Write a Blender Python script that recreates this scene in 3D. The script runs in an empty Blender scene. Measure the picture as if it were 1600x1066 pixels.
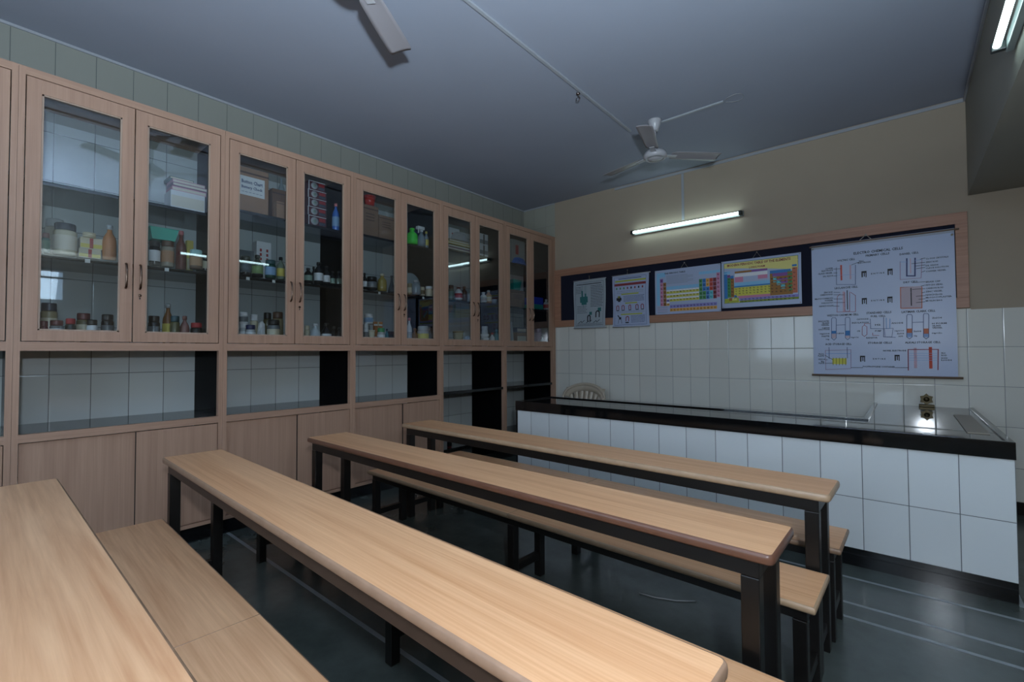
import bpy, bmesh, math, random
from mathutils import Vector, Matrix
R=math.radians
random.seed(7)
scene=bpy.context.scene
COL=scene.collection
# ---------------- camera ----------------
CAM=Vector((3.7721,-5.3962,1.30)); YAW=-0.7044; PITCH=0.0248; ROLL=-0.0047; FPX=721.99
f0=Vector((math.sin(YAW),math.cos(YAW),0)); r0=Vector((math.cos(YAW),-math.sin(YAW),0)); u0=Vector((0,0,1))
F=f0*math.cos(PITCH)+u0*math.sin(PITCH); U=-f0*math.sin(PITCH)+u0*math.cos(PITCH)
rt=r0*math.cos(ROLL)+U*math.sin(ROLL); up=-r0*math.sin(ROLL)+U*math.cos(ROLL)
cd=bpy.data.cameras.new('camera'); cam=bpy.data.objects.new('camera',cd); COL.objects.link(cam)
m=Matrix.Identity(4)
for i in range(3): m[i][0]=rt[i]; m[i][1]=up[i]; m[i][2]=-F[i]; m[i][3]=CAM[i]
cam.matrix_world=m
cd.sensor_width=36; cd.lens=36*FPX/1600; cd.clip_start=.05
scene.camera=cam
# ---------------- colour management, world ----------------
vs=scene.view_settings
scene.display_settings.display_device='sRGB'
vs.view_transform='Standard'; vs.look='None'; vs.gamma=1; vs.use_curve_mapping=False; vs.exposure=0.0
try:
    scene.cycles.use_denoising=True; scene.cycles.max_bounces=10; scene.cycles.diffuse_bounces=5
    scene.cycles.glossy_bounces=5; scene.cycles.transparent_max_bounces=12; scene.cycles.caustics_reflective=False; scene.cycles.caustics_refractive=False
except Exception: pass
world=bpy.data.worlds.new('world'); scene.world=world; world.use_nodes=True
bg=world.node_tree.nodes['Background']; bg.inputs[0].default_value=(.55,.75,1,1); bg.inputs[1].default_value=3.0
# ---------------- lights ----------------
def area(name,loc,target,w,h,power,color,shape='RECTANGLE',spread=180):
    l=bpy.data.lights.new(name,'AREA'); l.shape=shape; l.size=w; l.size_y=h; l.energy=power; l.color=color; l.spread=R(spread)
    o=bpy.data.objects.new(name,l); COL.objects.link(o); o.location=loc
    o.rotation_euler=(Vector(target)-Vector(loc)).to_track_quat('-Z','Y').to_euler(); return o
# photographer's bounced lamp: right beside the camera, aimed at the ceiling (throws the fan blade's shadow)
area('bounce_light',(4.03,-5.5,1.60),(3.75,-5.42,3.43),.14,.14,225,(.70,.86,1),'DISK',155)
pl_=bpy.data.lights.new('bare_lamp_spill','POINT'); pl_.energy=105; pl_.color=(.80,.89,1); pl_.shadow_soft_size=.05
plo=bpy.data.objects.new('bare_lamp_spill',pl_); COL.objects.link(plo); plo.location=(4.03,-5.5,1.66)
# added cool fill at an unseen rear window; daylight through the far side window
area('rear_fill',(2.3,-7.62,1.75),(2.3,-3,1.2),2.9,1.3,20,(.72,.86,1))
area('daylight_side',(6.48,-5.3,2.4),(3,-4.4,1.6),1.7,.48,14,(.72,.86,1))
# ---------------- materials ----------------
def lin(c):
    return tuple(((x/255)/12.92 if x/255<=.04045 else (((x/255)+.055)/1.055)**2.4) for x in c)+(1,)
MATS={}
def mat(name,rgb,rough=.5,metal=0,spec=.5,noise=0,nscale=12,emit=None,coat=0,bump=0,trans=0):
    if name in MATS: return MATS[name]
    m=bpy.data.materials.new(name); m.use_nodes=True; nt=m.node_tree; b=nt.nodes['Principled BSDF']
    c=lin(rgb); b.inputs['Base Color'].default_value=c; b.inputs['Roughness'].default_value=rough; b.inputs['Metallic'].default_value=metal
    b.inputs['Specular IOR Level'].default_value=spec; b.inputs['Coat Weight'].default_value=coat
    if trans: b.inputs['Transmission Weight'].default_value=trans
    if emit: b.inputs['Emission Color'].default_value=(*emit[0],1); b.inputs['Emission Strength'].default_value=emit[1]
    if noise or bump:
        tc=nt.nodes.new('ShaderNodeTexCoord'); n=nt.nodes.new('ShaderNodeTexNoise'); n.inputs['Scale'].default_value=nscale; n.inputs['Detail'].default_value=5
        nt.links.new(tc.outputs['Object'],n.inputs['Vector'])
        if noise:
            mx=nt.nodes.new('ShaderNodeMix'); mx.data_type='RGBA'
            mx.inputs[6].default_value=tuple(x*(1-noise) for x in c[:3])+(1,); mx.inputs[7].default_value=tuple(min(1,x*(1+noise)) for x in c[:3])+(1,)
            nt.links.new(n.outputs['Fac'],mx.inputs[0]); nt.links.new(mx.outputs[2],b.inputs['Base Color'])
        if bump:
            bp=nt.nodes.new('ShaderNodeBump'); bp.inputs['Strength'].default_value=bump; bp.inputs['Distance'].default_value=.01
            nt.links.new(n.outputs['Fac'],bp.inputs['Height']); nt.links.new(bp.outputs['Normal'],b.inputs['Normal'])
    MATS[name]=m; return m
def wood(name,c1,c2,axis,rough=.35,fine=1.0,wav=1.0,offset=0):
    m=bpy.data.materials.new(name); m.use_nodes=True; nt=m.node_tree; b=nt.nodes['Principled BSDF']; L=nt.links
    tc=nt.nodes.new('ShaderNodeTexCoord'); mp=nt.nodes.new('ShaderNodeMapping'); L.new(tc.outputs['Object'],mp.inputs[0])
    sc=[36*fine]*3; sc[axis]=.9*wav; mp.inputs['Scale'].default_value=sc; mp.inputs['Location'].default_value=(offset,offset*.7,offset*.3)
    n1=nt.nodes.new('ShaderNodeTexNoise'); n1.inputs['Scale'].default_value=1; n1.inputs['Detail'].default_value=6; n1.inputs['Roughness'].default_value=.6; n1.inputs['Distortion'].default_value=.6
    L.new(mp.outputs[0],n1.inputs['Vector'])
    mp2=nt.nodes.new('ShaderNodeMapping'); s2=[150*fine]*3; s2[axis]=2.5; mp2.inputs['Scale'].default_value=s2; L.new(tc.outputs['Object'],mp2.inputs[0])
    n2=nt.nodes.new('ShaderNodeTexNoise'); n2.inputs['Scale'].default_value=1; n2.inputs['Detail'].default_value=3; L.new(mp2.outputs[0],n2.inputs['Vector'])
    ad=nt.nodes.new('ShaderNodeMath'); ad.operation='MULTIPLY_ADD'; ad.inputs[1].default_value=.45; L.new(n2.outputs['Fac'],ad.inputs[0]); 
    ml=nt.nodes.new('ShaderNodeMath'); ml.operation='MULTIPLY'; ml.inputs[1].default_value=.75; L.new(n1.outputs['Fac'],ml.inputs[0]); L.new(ml.outputs[0],ad.inputs[2])
    cr=nt.nodes.new('ShaderNodeValToRGB'); cr.color_ramp.elements[0].position=.38; cr.color_ramp.elements[0].color=lin(c1); cr.color_ramp.elements[1].position=.78; cr.color_ramp.elements[1].color=lin(c2)
    L.new(ad.outputs[0],cr.inputs[0]); L.new(cr.outputs[0],b.inputs['Base Color']); b.inputs['Roughness'].default_value=rough
    MATS[name]=m; return m
def tiles(name,tile,grout,ax,pu,ou,pv,ov,rough=.09,g=.004,vary=.04,split=None):
    # rectangular glazed tiles laid in world metres: u = world axis ax, v = z
    m=bpy.data.materials.new(name); m.use_nodes=True; nt=m.node_tree; b=nt.nodes['Principled BSDF']; L=nt.links
    ge=nt.nodes.new('ShaderNodeNewGeometry'); sp=nt.nodes.new('ShaderNodeSeparateXYZ'); L.new(ge.outputs['Position'],sp.inputs[0])
    def M(op,a,bb=None,c=None):
        n=nt.nodes.new('ShaderNodeMath'); n.operation=op
        for i,x in enumerate((a,bb,c)):
            if x is None: continue
            if isinstance(x,(int,float)): n.inputs[i].default_value=x
            else: L.new(x,n.inputs[i])
        return n.outputs[0]
    def lines(s,p,o):
        t=M('DIVIDE',M('SUBTRACT',s,o),p); fr=M('FRACT',M('ADD',t,100.0)); d=M('MULTIPLY',M('MINIMUM',fr,M('SUBTRACT',1.0,fr)),p)
        return M('FLOOR',M('ADD',t,100.0)),d
    iu,du=lines(sp.outputs[ax],pu,ou); iv,dv=lines(sp.outputs[2],pv,ov)
    d=M('MINIMUM',du,dv); mask=M('LESS_THAN',d,g/2)
    wn=nt.nodes.new('ShaderNodeTexWhiteNoise'); wn.noise_dimensions='2D'; cb=nt.nodes.new('ShaderNodeCombineXYZ'); L.new(iu,cb.inputs[0]); L.new(iv,cb.inputs[1]); L.new(cb.outputs[0],wn.inputs['Vector'])
    c=lin(tile); mx=nt.nodes.new('ShaderNodeMix'); mx.data_type='RGBA'; mx.inputs[6].default_value=tuple(x*(1-vary) for x in c[:3])+(1,); mx.inputs[7].default_value=tuple(x*(1+vary) for x in c[:3])+(1,)
    L.new(wn.outputs['Value'],mx.inputs[0])
    last=mx.outputs[2]
    if split:
        m3=nt.nodes.new('ShaderNodeMix'); m3.data_type='RGBA'; L.new(M('GREATER_THAN',sp.outputs[2],split[0]),m3.inputs[0]); L.new(last,m3.inputs[6]); m3.inputs[7].default_value=lin(split[1]); last=m3.outputs[2]
    m2=nt.nodes.new('ShaderNodeMix'); m2.data_type='RGBA'; L.new(mask,m2.inputs[0]); L.new(last,m2.inputs[6]); m2.inputs[7].default_value=lin(grout)
    L.new(m2.outputs[2],b.inputs['Base Color'])
    rr=M('MULTIPLY_ADD',mask,.5,rough)
    if split: rr=M('MULTIPLY_ADD',M('GREATER_THAN',sp.outputs[2],split[0]),.35,rr)
    L.new(rr,b.inputs['Roughness'])
    # pillowed tile edges and a slight waviness
    nz=nt.nodes.new('ShaderNodeTexNoise'); nz.inputs['Scale'].default_value=5; L.new(ge.outputs['Position'],nz.inputs['Vector'])
    hh=M('MULTIPLY_ADD',nz.outputs['Fac'],.25,M('MINIMUM',M('MULTIPLY',d,150.0),1.0))
    bp=nt.nodes.new('ShaderNodeBump'); bp.inputs['Strength'].default_value=.2; bp.inputs['Distance'].default_value=.004; L.new(hh,bp.inputs['Height']); L.new(bp.outputs['Normal'],b.inputs['Normal'])
    MATS[name]=m; return m
def glass_mat(name,tint=(.87,.90,.91),ior=1.62):
    m=bpy.data.materials.new(name); m.use_nodes=True; nt=m.node_tree; nt.nodes.remove(nt.nodes['Principled BSDF']); L=nt.links
    t=nt.nodes.new('ShaderNodeBsdfTransparent'); t.inputs[0].default_value=(*tint,1)
    g=nt.nodes.new('ShaderNodeBsdfGlossy'); g.inputs['Roughness'].default_value=.015; g.inputs[0].default_value=(.95,.97,1,1)
    fr=nt.nodes.new('ShaderNodeFresnel'); mr=nt.nodes.new('ShaderNodeMapRange'); ge=nt.nodes.new('ShaderNodeNewGeometry'); mr.inputs['To Min'].default_value=ior; mr.inputs['To Max'].default_value=1/ior; L.new(ge.outputs['Backfacing'],mr.inputs['Value']); L.new(mr.outputs[0],fr.inputs[0]); mx=nt.nodes.new('ShaderNodeMixShader')
    L.new(fr.outputs[0],mx.inputs[0]); L.new(t.outputs[0],mx.inputs[1]); L.new(g.outputs[0],mx.inputs[2]); L.new(mx.outputs[0],nt.nodes['Material Output'].inputs[0])
    MATS[name]=m; return m
# ---------------- mesh helpers ----------------
class MB:
    def __init__(s): s.bm=bmesh.new(); s.mats=[]
    def mi(s,m):
        if m is None: return 0
        if m not in s.mats: s.mats.append(m)
        return s.mats.index(m)
    def box(s,x0,x1,y0,y1,z0,z1,m=None,bev=0):
        r=bmesh.ops.create_cube(s.bm,size=1); vs_=r['verts']
        bmesh.ops.transform(s.bm,matrix=Matrix.Translation(((x0+x1)/2,(y0+y1)/2,(z0+z1)/2))@Matrix.Diagonal((abs(x1-x0),abs(y1-y0),abs(z1-z0),1)),verts=vs_)
        k=s.mi(m); fs={f for v in vs_ for f in v.link_faces}
        for f in fs: f.material_index=k
        if bev:
            es={e for v in vs_ for e in v.link_edges}
            rr=bmesh.ops.bevel(s.bm,geom=list(es),offset=bev,segments=2,affect='EDGES',profile=.5)
            for f in rr['faces']: f.material_index=k
        return s
    def lathe(s,prof,c=(0,0,0),n=20,m=None,axis=None,smooth=True):
        k=s.mi(m); rings=[]
        M_=Matrix.Translation(c)@(axis if axis is not None else Matrix.Identity(4))
        for r,z in prof:
            if r<1e-5: rings.append([s.bm.verts.new(M_@Vector((0,0,z)))])
            else: rings.append([s.bm.verts.new(M_@Vector((r*math.cos(2*math.pi*i/n),r*math.sin(2*math.pi*i/n),z))) for i in range(n)])
        for a,b in zip(rings,rings[1:]):
            for i in range(n):
                j=(i+1)%n
                if len(a)==1 and len(b)==1: continue
                if len(a)==1: f=s.bm.faces.new((a[0],b[j],b[i]))
                elif len(b)==1: f=s.bm.faces.new((a[i],a[j],b[0]))
                else: f=s.bm.faces.new((a[i],a[j],b[j],b[i]))
                f.material_index=k; f.smooth=smooth
        return s
    def tube(s,pts,r,n=8,m=None,closed=False):
        k=s.mi(m); pts=[Vector(p) for p in pts]; rings=[]
        prevn=None
        for i,p in enumerate(pts):
            if closed: d=(pts[(i+1)%len(pts)]-pts[i-1]).normalized()
            else: d=(pts[min(i+1,len(pts)-1)]-pts[max(i-1,0)]).normalized()
            ref=Vector((0,0,1)) if abs(d.z)<.9 else Vector((1,0,0))
            a=d.cross(ref).normalized(); b_=d.cross(a).normalized()
            if prevn is not None and a.dot(prevn)<0: a=-a; b_=-b_
            prevn=a
            rad=r[i] if isinstance(r,(list,tuple)) else r
            rings.append([s.bm.verts.new(p+a*rad*math.cos(2*math.pi*j/n)+b_*rad*math.sin(2*math.pi*j/n)) for j in range(n)])
        prs=list(zip(rings,rings[1:]))+([(rings[-1],rings[0])] if closed else [])
        for A,B in prs:
            for j in range(n):
                f=s.bm.faces.new((A[j],A[(j+1)%n],B[(j+1)%n],B[j])); f.material_index=k; f.smooth=True
        if not closed:
            for g in (rings[0],rings[-1]):
                f=s.bm.faces.new(g); f.material_index=k
        return s
    def poly(s,pts,m=None):
        f=s.bm.faces.new([s.bm.verts.new(p) for p in pts]); f.material_index=s.mi(m); return s
    def prism(s,pts,vec,m=None):
        k=s.mi(m); a=[s.bm.verts.new(p) for p in pts]; b=[s.bm.verts.new(Vector(p)+Vector(vec)) for p in pts]; n=len(a)
        for f in [s.bm.faces.new(a),s.bm.faces.new(b[::-1])]+[s.bm.faces.new((a[i],a[(i+1)%n],b[(i+1)%n],b[i])) for i in range(n)]: f.material_index=k
        return s
    def build(s,name,m=None,parent=None,loc=None,rz=0):
        bmesh.ops.recalc_face_normals(s.bm,faces=s.bm.faces)
        me=bpy.data.meshes.new(name); s.bm.to_mesh(me); s.bm.free()
        if s.mats and (m is None or s.mats[0] is None):
            for x in s.mats: me.materials.append(x)
        elif s.mats:
            for x in s.mats: me.materials.append(x)
        elif m is not None: me.materials.append(m)
        o=bpy.data.objects.new(name,me); COL.objects.link(o)
        if parent is not None: o.parent=parent
        if loc is not None: o.location=loc
        if rz: o.rotation_euler=(0,0,rz)
        return o
def tag(o,label,cat,group=None,kind=None):
    o['label']=label; o['category']=cat
    if group: o['group']=group
    if kind: o['kind']=kind
    return o
def empty(name,loc,label,cat,group=None,rz=0):
    o=bpy.data.objects.new(name,None); o.empty_display_size=.05; COL.objects.link(o); o.location=loc; o.rotation_euler=(0,0,rz)
    return tag(o,label,cat,group)
def struct(name,mb,m=None):
    o=mb.build(name,m); o['kind']='structure'; return o
_tc={}
def text_geo(s):
    # unit text geometry: vertices and faces with x in 0..1 and y in 0..1
    if s in _tc: return _tc[s]
    cu=bpy.data.curves.new('t','FONT'); cu.body=s; cu.resolution_u=1; cu.offset=.028; cu.align_x='LEFT'
    ob=bpy.data.objects.new('t',cu); COL.objects.link(ob)
    dg=bpy.context.evaluated_depsgraph_get(); me=bpy.data.meshes.new_from_object(ob.evaluated_get(dg))
    V=[(v.co.x,v.co.y) for v in me.vertices]; P=[tuple(p.vertices) for p in me.polygons]
    bpy.data.objects.remove(ob); bpy.data.curves.remove(cu); bpy.data.meshes.remove(me)
    xs=[v[0] for v in V] or [0,1]; ys=[v[1] for v in V] or [0,1]
    x0,x1,y0,y1=min(xs),max(xs),min(ys),max(ys)
    V=[((x-x0)/max(1e-6,x1-x0),(y-y0)/max(1e-6,y1-y0)) for x,y in V]
    _tc[s]=(V,P); return _tc[s]
def put_text(mb,s,cx,cz,w,h,fn,m):
    V,P=text_geo(s); k=mb.mi(m)
    vv=[mb.bm.verts.new(fn(cx+(x-.5)*w,cz+(y-.5)*h)) for x,y in V]
    for p in P:
        try: f=mb.bm.faces.new([vv[i] for i in p]); f.material_index=k
        except ValueError: pass
def put_rect(mb,x0,z0,x1,z1,fn,m):
    k=mb.mi(m); nx=max(1,math.ceil(abs(x1-x0)/.045)); nz=max(1,math.ceil(abs(z1-z0)/.045))
    g=[[mb.bm.verts.new(fn(x0+(x1-x0)*i/nx,z0+(z1-z0)*j/nz)) for i in range(nx+1)] for j in range(nz+1)]
    for j in range(nz):
        for i in range(nx): f=mb.bm.faces.new((g[j][i],g[j][i+1],g[j+1][i+1],g[j+1][i])); f.material_index=k
def put_line(mb,pts,w,fn,m):
    k=mb.mi(m)
    for (ax,az),(bx,bz) in zip(pts,pts[1:]):
        d=Vector((bx-ax,bz-az))
        if d.length>.07:
            q_=math.ceil(d.length/.05); put_line(mb,[(ax+d.x*i/q_,az+d.y*i/q_) for i in range(q_+1)],w,fn,m); continue
        if d.length<1e-6: continue
        d.normalize(); n=Vector((-d.y,d.x))*w/2; e=d*w/2
        q=[(ax-e.x+n.x,az-e.y+n.y),(ax-e.x-n.x,az-e.y-n.y),(bx+e.x-n.x,bz+e.y-n.y),(bx+e.x+n.x,bz+e.y+n.y)]
        f=mb.bm.faces.new([mb.bm.verts.new(fn(*p)) for p in q]); f.material_index=k
ITEMS = [
('jar',-0.300,-5.055,0.094,1.905,0.246,'beige','clear','beige','tall hazy beige jar behind the largest cream jar','02'),
('jar',-0.130,-5.023,0.107,1.905,0.193,'cream','darkblue','cream2','largest cream jar with dark shoulder on the first cabinet middle shelf','02'),
('jar',-0.100,-5.109,0.037,1.905,0.116,'teal','maroon','green','small teal green jar left of the largest cream jar','02'),
('carton',-0.120,-4.910,0.104,1.905,0.058,'cream','red','yellow','lower of two cream cartons with red stripe beside the largest cream jar','02'),
('carton',-0.120,-4.904,0.105,1.963,0.070,'cream','red','yellow','upper of two cream cartons with red and yellow stripe beside the largest cream jar','02'),
('dish',-0.120,-4.915,0.065,2.032,0.030,'cream','cream','cream','flat round cream tub on top of the two cream cartons','02'),
('bottle',-0.120,-4.818,0.069,1.905,0.226,'orange','clear','orange','hazy orange bottle at the right end of the first glass door middle shelf','02'),
('jar',-0.160,-5.084,0.074,1.377,0.233,'khaki','darkblue','cream','khaki jar with dark lid at the lower left corner of the first glass door','00'),
('jar',-0.060,-5.112,0.037,1.377,0.119,'maroon','maroon','maroon','low maroon jar at the far left bottom of the first glass door','00'),
('jar',-0.060,-5.059,0.062,1.377,0.125,'grey','maroon','white','low jar with wide white label and dark red lid behind the first door','00'),
('jar',-0.070,-4.998,0.048,1.377,0.140,'dark','red','dark','low dark jar with bright red lid on the bottom shelf of the first door','00'),
('jar',-0.180,-4.927,0.069,1.377,0.182,'olive','maroon','cream','brown glass jar with maroon lid standing behind the red lidded jar','00'),
('jar',-0.050,-4.903,0.065,1.377,0.136,'white','black','white','white pot with black lid at the bottom of the first glass door','00'),
('jar',-0.100,-4.824,0.062,1.377,0.176,'dark','black','grey','dark jar at the right bottom corner of the first glass door','00'),
('book',-0.200,-4.372,0.212,2.335,0.143,'white','','','lowest white booklet in the stack behind the second glass door','01'),
('book',-0.210,-4.362,0.213,2.478,0.033,'pink','','','pale pink booklet in the stack behind the second glass door','01'),
('book',-0.200,-4.360,0.213,2.511,0.026,'mauve','','','mauve booklet in the stack behind the second glass door','01'),
('book',-0.210,-4.364,0.201,2.537,0.025,'pink','','','upper pink booklet in the stack behind the second glass door','01'),
('book',-0.220,-4.407,0.147,2.562,0.019,'teal','','','green folder on top of the booklet stack behind the second glass door','01'),
('jar',-0.120,-4.582,0.063,1.905,0.166,'dark','black','white','dark jar with white label under the left end of the mint tray','02'),
('jar',-0.120,-4.509,0.076,1.905,0.179,'beige','brown','tan','beige and brown jar under the right end of the mint tray','02'),
('tray',-0.120,-4.537,0.162,2.084,0.079,'mint','','','mint green plastic tray lying on two jars behind the second glass door','02'),
('bottle',-0.240,-4.402,0.066,1.905,0.293,'redbrown','pinkc','redbrown','red brown bottle with pink cap behind the second glass door','02'),
('carton',-0.300,-4.329,0.041,1.905,0.246,'yellow','yellow','cream','small yellow carton at the back right of the red brown bottle','02'),
('jar',-0.080,-4.351,0.078,1.905,0.137,'brown','tealw','tan','brown jar with wide pale teal lid on the middle shelf of the second door','02'),
('jar',-0.120,-4.281,0.040,1.905,0.117,'dark','black','cream','narrow dark jar with cream label at the right end of the second door middle shelf','02'),
('jar',-0.090,-4.587,0.066,1.377,0.180,'dark','black','grey','black lidded jar with grey label at the lower left of the second door','00'),
('bottle',-0.160,-4.493,0.063,1.377,0.275,'amber','clear','yellow','amber bottle with narrow neck on the bottom shelf of the second door','00'),
('jar',-0.080,-4.471,0.055,1.377,0.186,'olive','darkteal','olive','olive jar with dark teal lid on the bottom shelf of the second door','00'),
('bottle',-0.090,-4.412,0.057,1.377,0.190,'pinkbrown','pinkbrown','pinkbrown','squat dull pink bottle on the bottom shelf of the second door','00'),
('jar',-0.090,-4.341,0.071,1.377,0.144,'dark','red','dark','low dark jar with red lid on the bottom shelf of the second door','00'),
('bigbox',-0.160,-3.940,0.222,2.415,0.357,'card','','','large brown cardboard box with white handwritten label on the top shelf','11'),
('bigbox',-0.340,-3.665,0.123,2.415,0.309,'card2','','','tall brown box standing behind and right of the labelled cardboard box','11'),
('bigbox',-0.140,-3.742,0.061,2.415,0.141,'card','','','small plain brown carton right of the labelled cardboard box','11'),
('flask',-0.360,-3.643,0.054,2.724,0.106,'clearg','clearg','','glass flask standing on the tall brown box','11'),
('bigbox',-0.340,-3.931,0.125,1.905,0.245,'grey2','','','dark grey box behind the bottles of the third door','12'),
('jar',-0.120,-4.010,0.073,1.905,0.150,'dark','black','slate','tall black jar at the left end of the third door middle shelf','12'),
('bottle',-0.120,-3.924,0.080,1.905,0.174,'dark','black','greeny','dark reagent bottle with green and yellow label on the third door middle shelf','12'),
('carton',-0.360,-3.782,0.118,1.905,0.344,'white','red','redtxt','white carton with upright red lettering behind the reagent bottles','12'),
('jar',-0.110,-3.829,0.079,1.905,0.146,'dkgreen','darkteal','bluel','dark green jar with pale blue label on the third door middle shelf','12'),
('bottle',-0.120,-3.745,0.061,1.905,0.186,'greygreen','dark','yellow','grey green bottle with yellow label at the right of the third door','12'),
('jar',-0.130,-4.018,0.059,1.377,0.155,'greyw','white','white','lower of two stacked pale pots at the left bottom of the third door','10'),
('jar',-0.130,-4.018,0.059,1.532,0.089,'white','white','grey','upper of two stacked pale pots at the left bottom of the third door','10'),
('jar',-0.220,-3.908,0.058,1.377,0.237,'cream','white','cream','cream jar with white cap behind the blue lidded pot','10'),
('jar',-0.070,-3.989,0.069,1.377,0.144,'greyw','navy','white','low pot with dark blue lid on the third door bottom shelf','10'),
('packet',-0.150,-3.879,0.072,1.377,0.214,'white','','','crumpled white paper packet leaning on the third door bottom shelf','10'),
('jar',-0.260,-3.789,0.061,1.377,0.262,'olive','black','olive','olive jar with black cap behind the white packet','10'),
('jar',-0.100,-3.806,0.094,1.377,0.194,'grey','black','cream','grey jar with black lid and cream label on the third door bottom shelf','10'),
('jar',-0.280,-3.698,0.084,1.377,0.274,'khaki','brown','khaki','khaki jar with brown lid at the back of the third door bottom shelf','10'),
('disc',-0.140,-3.426,0.162,2.415,0.089,'maroonbox','','','lowest of five dark red apparatus cartons stacked behind the fourth door','11'),
('disc',-0.140,-3.429,0.167,2.504,0.078,'maroonbox','','','second from the bottom of five dark red apparatus cartons stacked behind the fourth door','11'),
('disc',-0.140,-3.426,0.162,2.583,0.074,'maroonbox','','','middle of five dark red apparatus cartons stacked behind the fourth door','11'),
('disc',-0.140,-3.429,0.167,2.657,0.073,'maroonbox','','','fourth from the bottom of five dark red apparatus cartons stacked behind the fourth door','11'),
('disc',-0.140,-3.432,0.150,2.730,0.078,'maroonbox','','','topmost of five dark red apparatus cartons stacked behind the fourth door','11'),
('bottle',-0.150,-3.249,0.062,2.415,0.248,'blue','pinkc','bluel','bright blue bottle with pink cap right of the apparatus cartons','11'),
('bottle',-0.120,-3.516,0.067,1.905,0.128,'dark','black','palegreen','dark bottle with pale green label at the left of the fourth door','12'),
('bottle',-0.300,-3.379,0.042,1.905,0.180,'dark','black','dark','plain dark bottle at the back behind the fourth door','12'),
('bottle',-0.120,-3.423,0.075,1.905,0.191,'dark','black','white','dark reagent bottle with wide white label, tallest behind the fourth door','12'),
('bottle',-0.120,-3.350,0.059,1.905,0.168,'dark','black','white','slim dark reagent bottle with white label next to the tallest one','12'),
('bottle',-0.120,-3.293,0.042,1.905,0.130,'dark','black','palegreen','short dark bottle with pale green label behind the fourth door','12'),
('bottle',-0.120,-3.234,0.050,1.905,0.137,'dark','black','greygreen','short dark bottle with grey label at the right end of the fourth door','12'),
('jar',-0.150,-3.507,0.045,1.377,0.162,'cream','cream','cream','small milky jar at the lower left of the fourth door','10'),
('bottle',-0.100,-3.461,0.085,1.377,0.179,'milk','white','milk','milky white plastic bottle on the fourth door bottom shelf','10'),
('bottle',-0.090,-3.365,0.082,1.377,0.188,'dark','black','white','dark bottle with bright white label on the fourth door bottom shelf','10'),
('bottle',-0.140,-3.267,0.049,1.377,0.166,'dark','black','dark','dark unlabelled bottle right of the white labelled one on the bottom shelf','10'),
('bottle',-0.100,-3.243,0.043,1.377,0.154,'dark','black','grey','last dark bottle at the right bottom corner of the fourth door','10'),
('bigbox',-0.140,-2.896,0.175,2.430,0.299,'card3','','','tall brown printed carton on the top shelf of the fifth door','21'),
('tub',-0.150,-2.901,0.112,2.729,0.088,'redor','','','red plastic tub resting on the tall brown printed carton','21'),
('bigbox',-0.150,-2.705,0.179,2.430,0.238,'card3','','','shorter brown printed carton beside the taller one on the fifth door top shelf','21'),
('bottle',-0.120,-2.972,0.048,1.905,0.154,'dark','black','white','dark bottle with white label at the left edge of the fifth door','22'),
('jar',-0.120,-2.892,0.098,1.905,0.127,'dark','black','grey','wide black jar on the fifth door middle shelf','22'),
('bottle',-0.120,-2.778,0.087,1.905,0.172,'gold','cream','gold','golden khaki bottle with pale cap on the fifth door middle shelf','22'),
('flask',-0.140,-2.653,0.076,1.905,0.171,'slateg','slateg','','dark grey conical flask at the right of the fifth door middle shelf','22'),
('jar',-0.090,-2.974,0.041,1.377,0.200,'white','white','grey','small white jar at the left bottom edge of the fifth door','20'),
('jar',-0.130,-2.921,0.083,1.579,0.094,'white','white','bluel','white jar with blue label raised above the others in the fifth door','20'),
('carton',-0.180,-2.882,0.084,1.377,0.202,'greyw','grey','grey','pale grey carton under the raised white jar','20'),
('carton',-0.180,-2.778,0.095,1.377,0.187,'orange','cream','white','lower orange and white carton behind the green capped jar','20'),
('carton',-0.180,-2.782,0.102,1.564,0.044,'orange','cream','white','upper orange and white carton behind the green capped jar','20'),
('cup',-0.060,-2.931,0.055,1.377,0.140,'cream','','','small cream cup on the fifth door bottom shelf','20'),
('jar',-0.060,-2.829,0.078,1.377,0.162,'greyw','greenc','white','small pot with green cap on the fifth door bottom shelf','20'),
('bottle',-0.100,-2.737,0.037,1.377,0.161,'tealb','dark','tealb','little teal bottle on the fifth door bottom shelf','20'),
('bigbox',-0.100,-2.674,0.060,1.377,0.137,'black','','','small black box at the lower right of the fifth door','20'),
('bottle',-0.120,-2.416,0.115,2.430,0.169,'limeg','limeg','limeg','bright green plastic bottle on the top shelf of the sixth door','21'),
('bigbox',-0.250,-2.222,0.087,2.430,0.232,'navy','','','navy blue box behind the spray bottles','21'),
('spray',-0.120,-2.295,0.110,2.430,0.208,'greyb','white','','grey spray bottle with white trigger head on the sixth door top shelf','21'),
('bottle',-0.140,-2.214,0.052,2.430,0.179,'greyb','yellow','yellow','slim bottle with yellow collar right of the spray bottle','21'),
('jar',-0.140,-2.433,0.049,1.905,0.118,'khaki','khaki','cream','small khaki jar at the left of the sixth door middle shelf','22'),
('reel',-0.300,-2.312,0.102,1.905,0.259,'clearg','','','large round clear dish standing upright behind the small bottles','22'),
('bottle',-0.110,-2.374,0.099,1.905,0.155,'greyb','greyw','greyb','grey blue tapering bottle on the sixth door middle shelf','22'),
('jar',-0.120,-2.287,0.060,1.905,0.092,'cream','cream','olive','small cream jar with olive label on the sixth door middle shelf','22'),
('jar',-0.110,-2.200,0.079,1.905,0.107,'cream','white','cream','small cream jar with white lid at the right of the sixth door','22'),
('bottle',-0.120,-2.453,0.057,1.377,0.284,'white','pinkc','greyw','white bottle with pink cap at the left bottom of the sixth door','20'),
('bottle',-0.100,-2.399,0.066,1.377,0.179,'amber','amber','amber','small amber bottle on the sixth door bottom shelf','20'),
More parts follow.
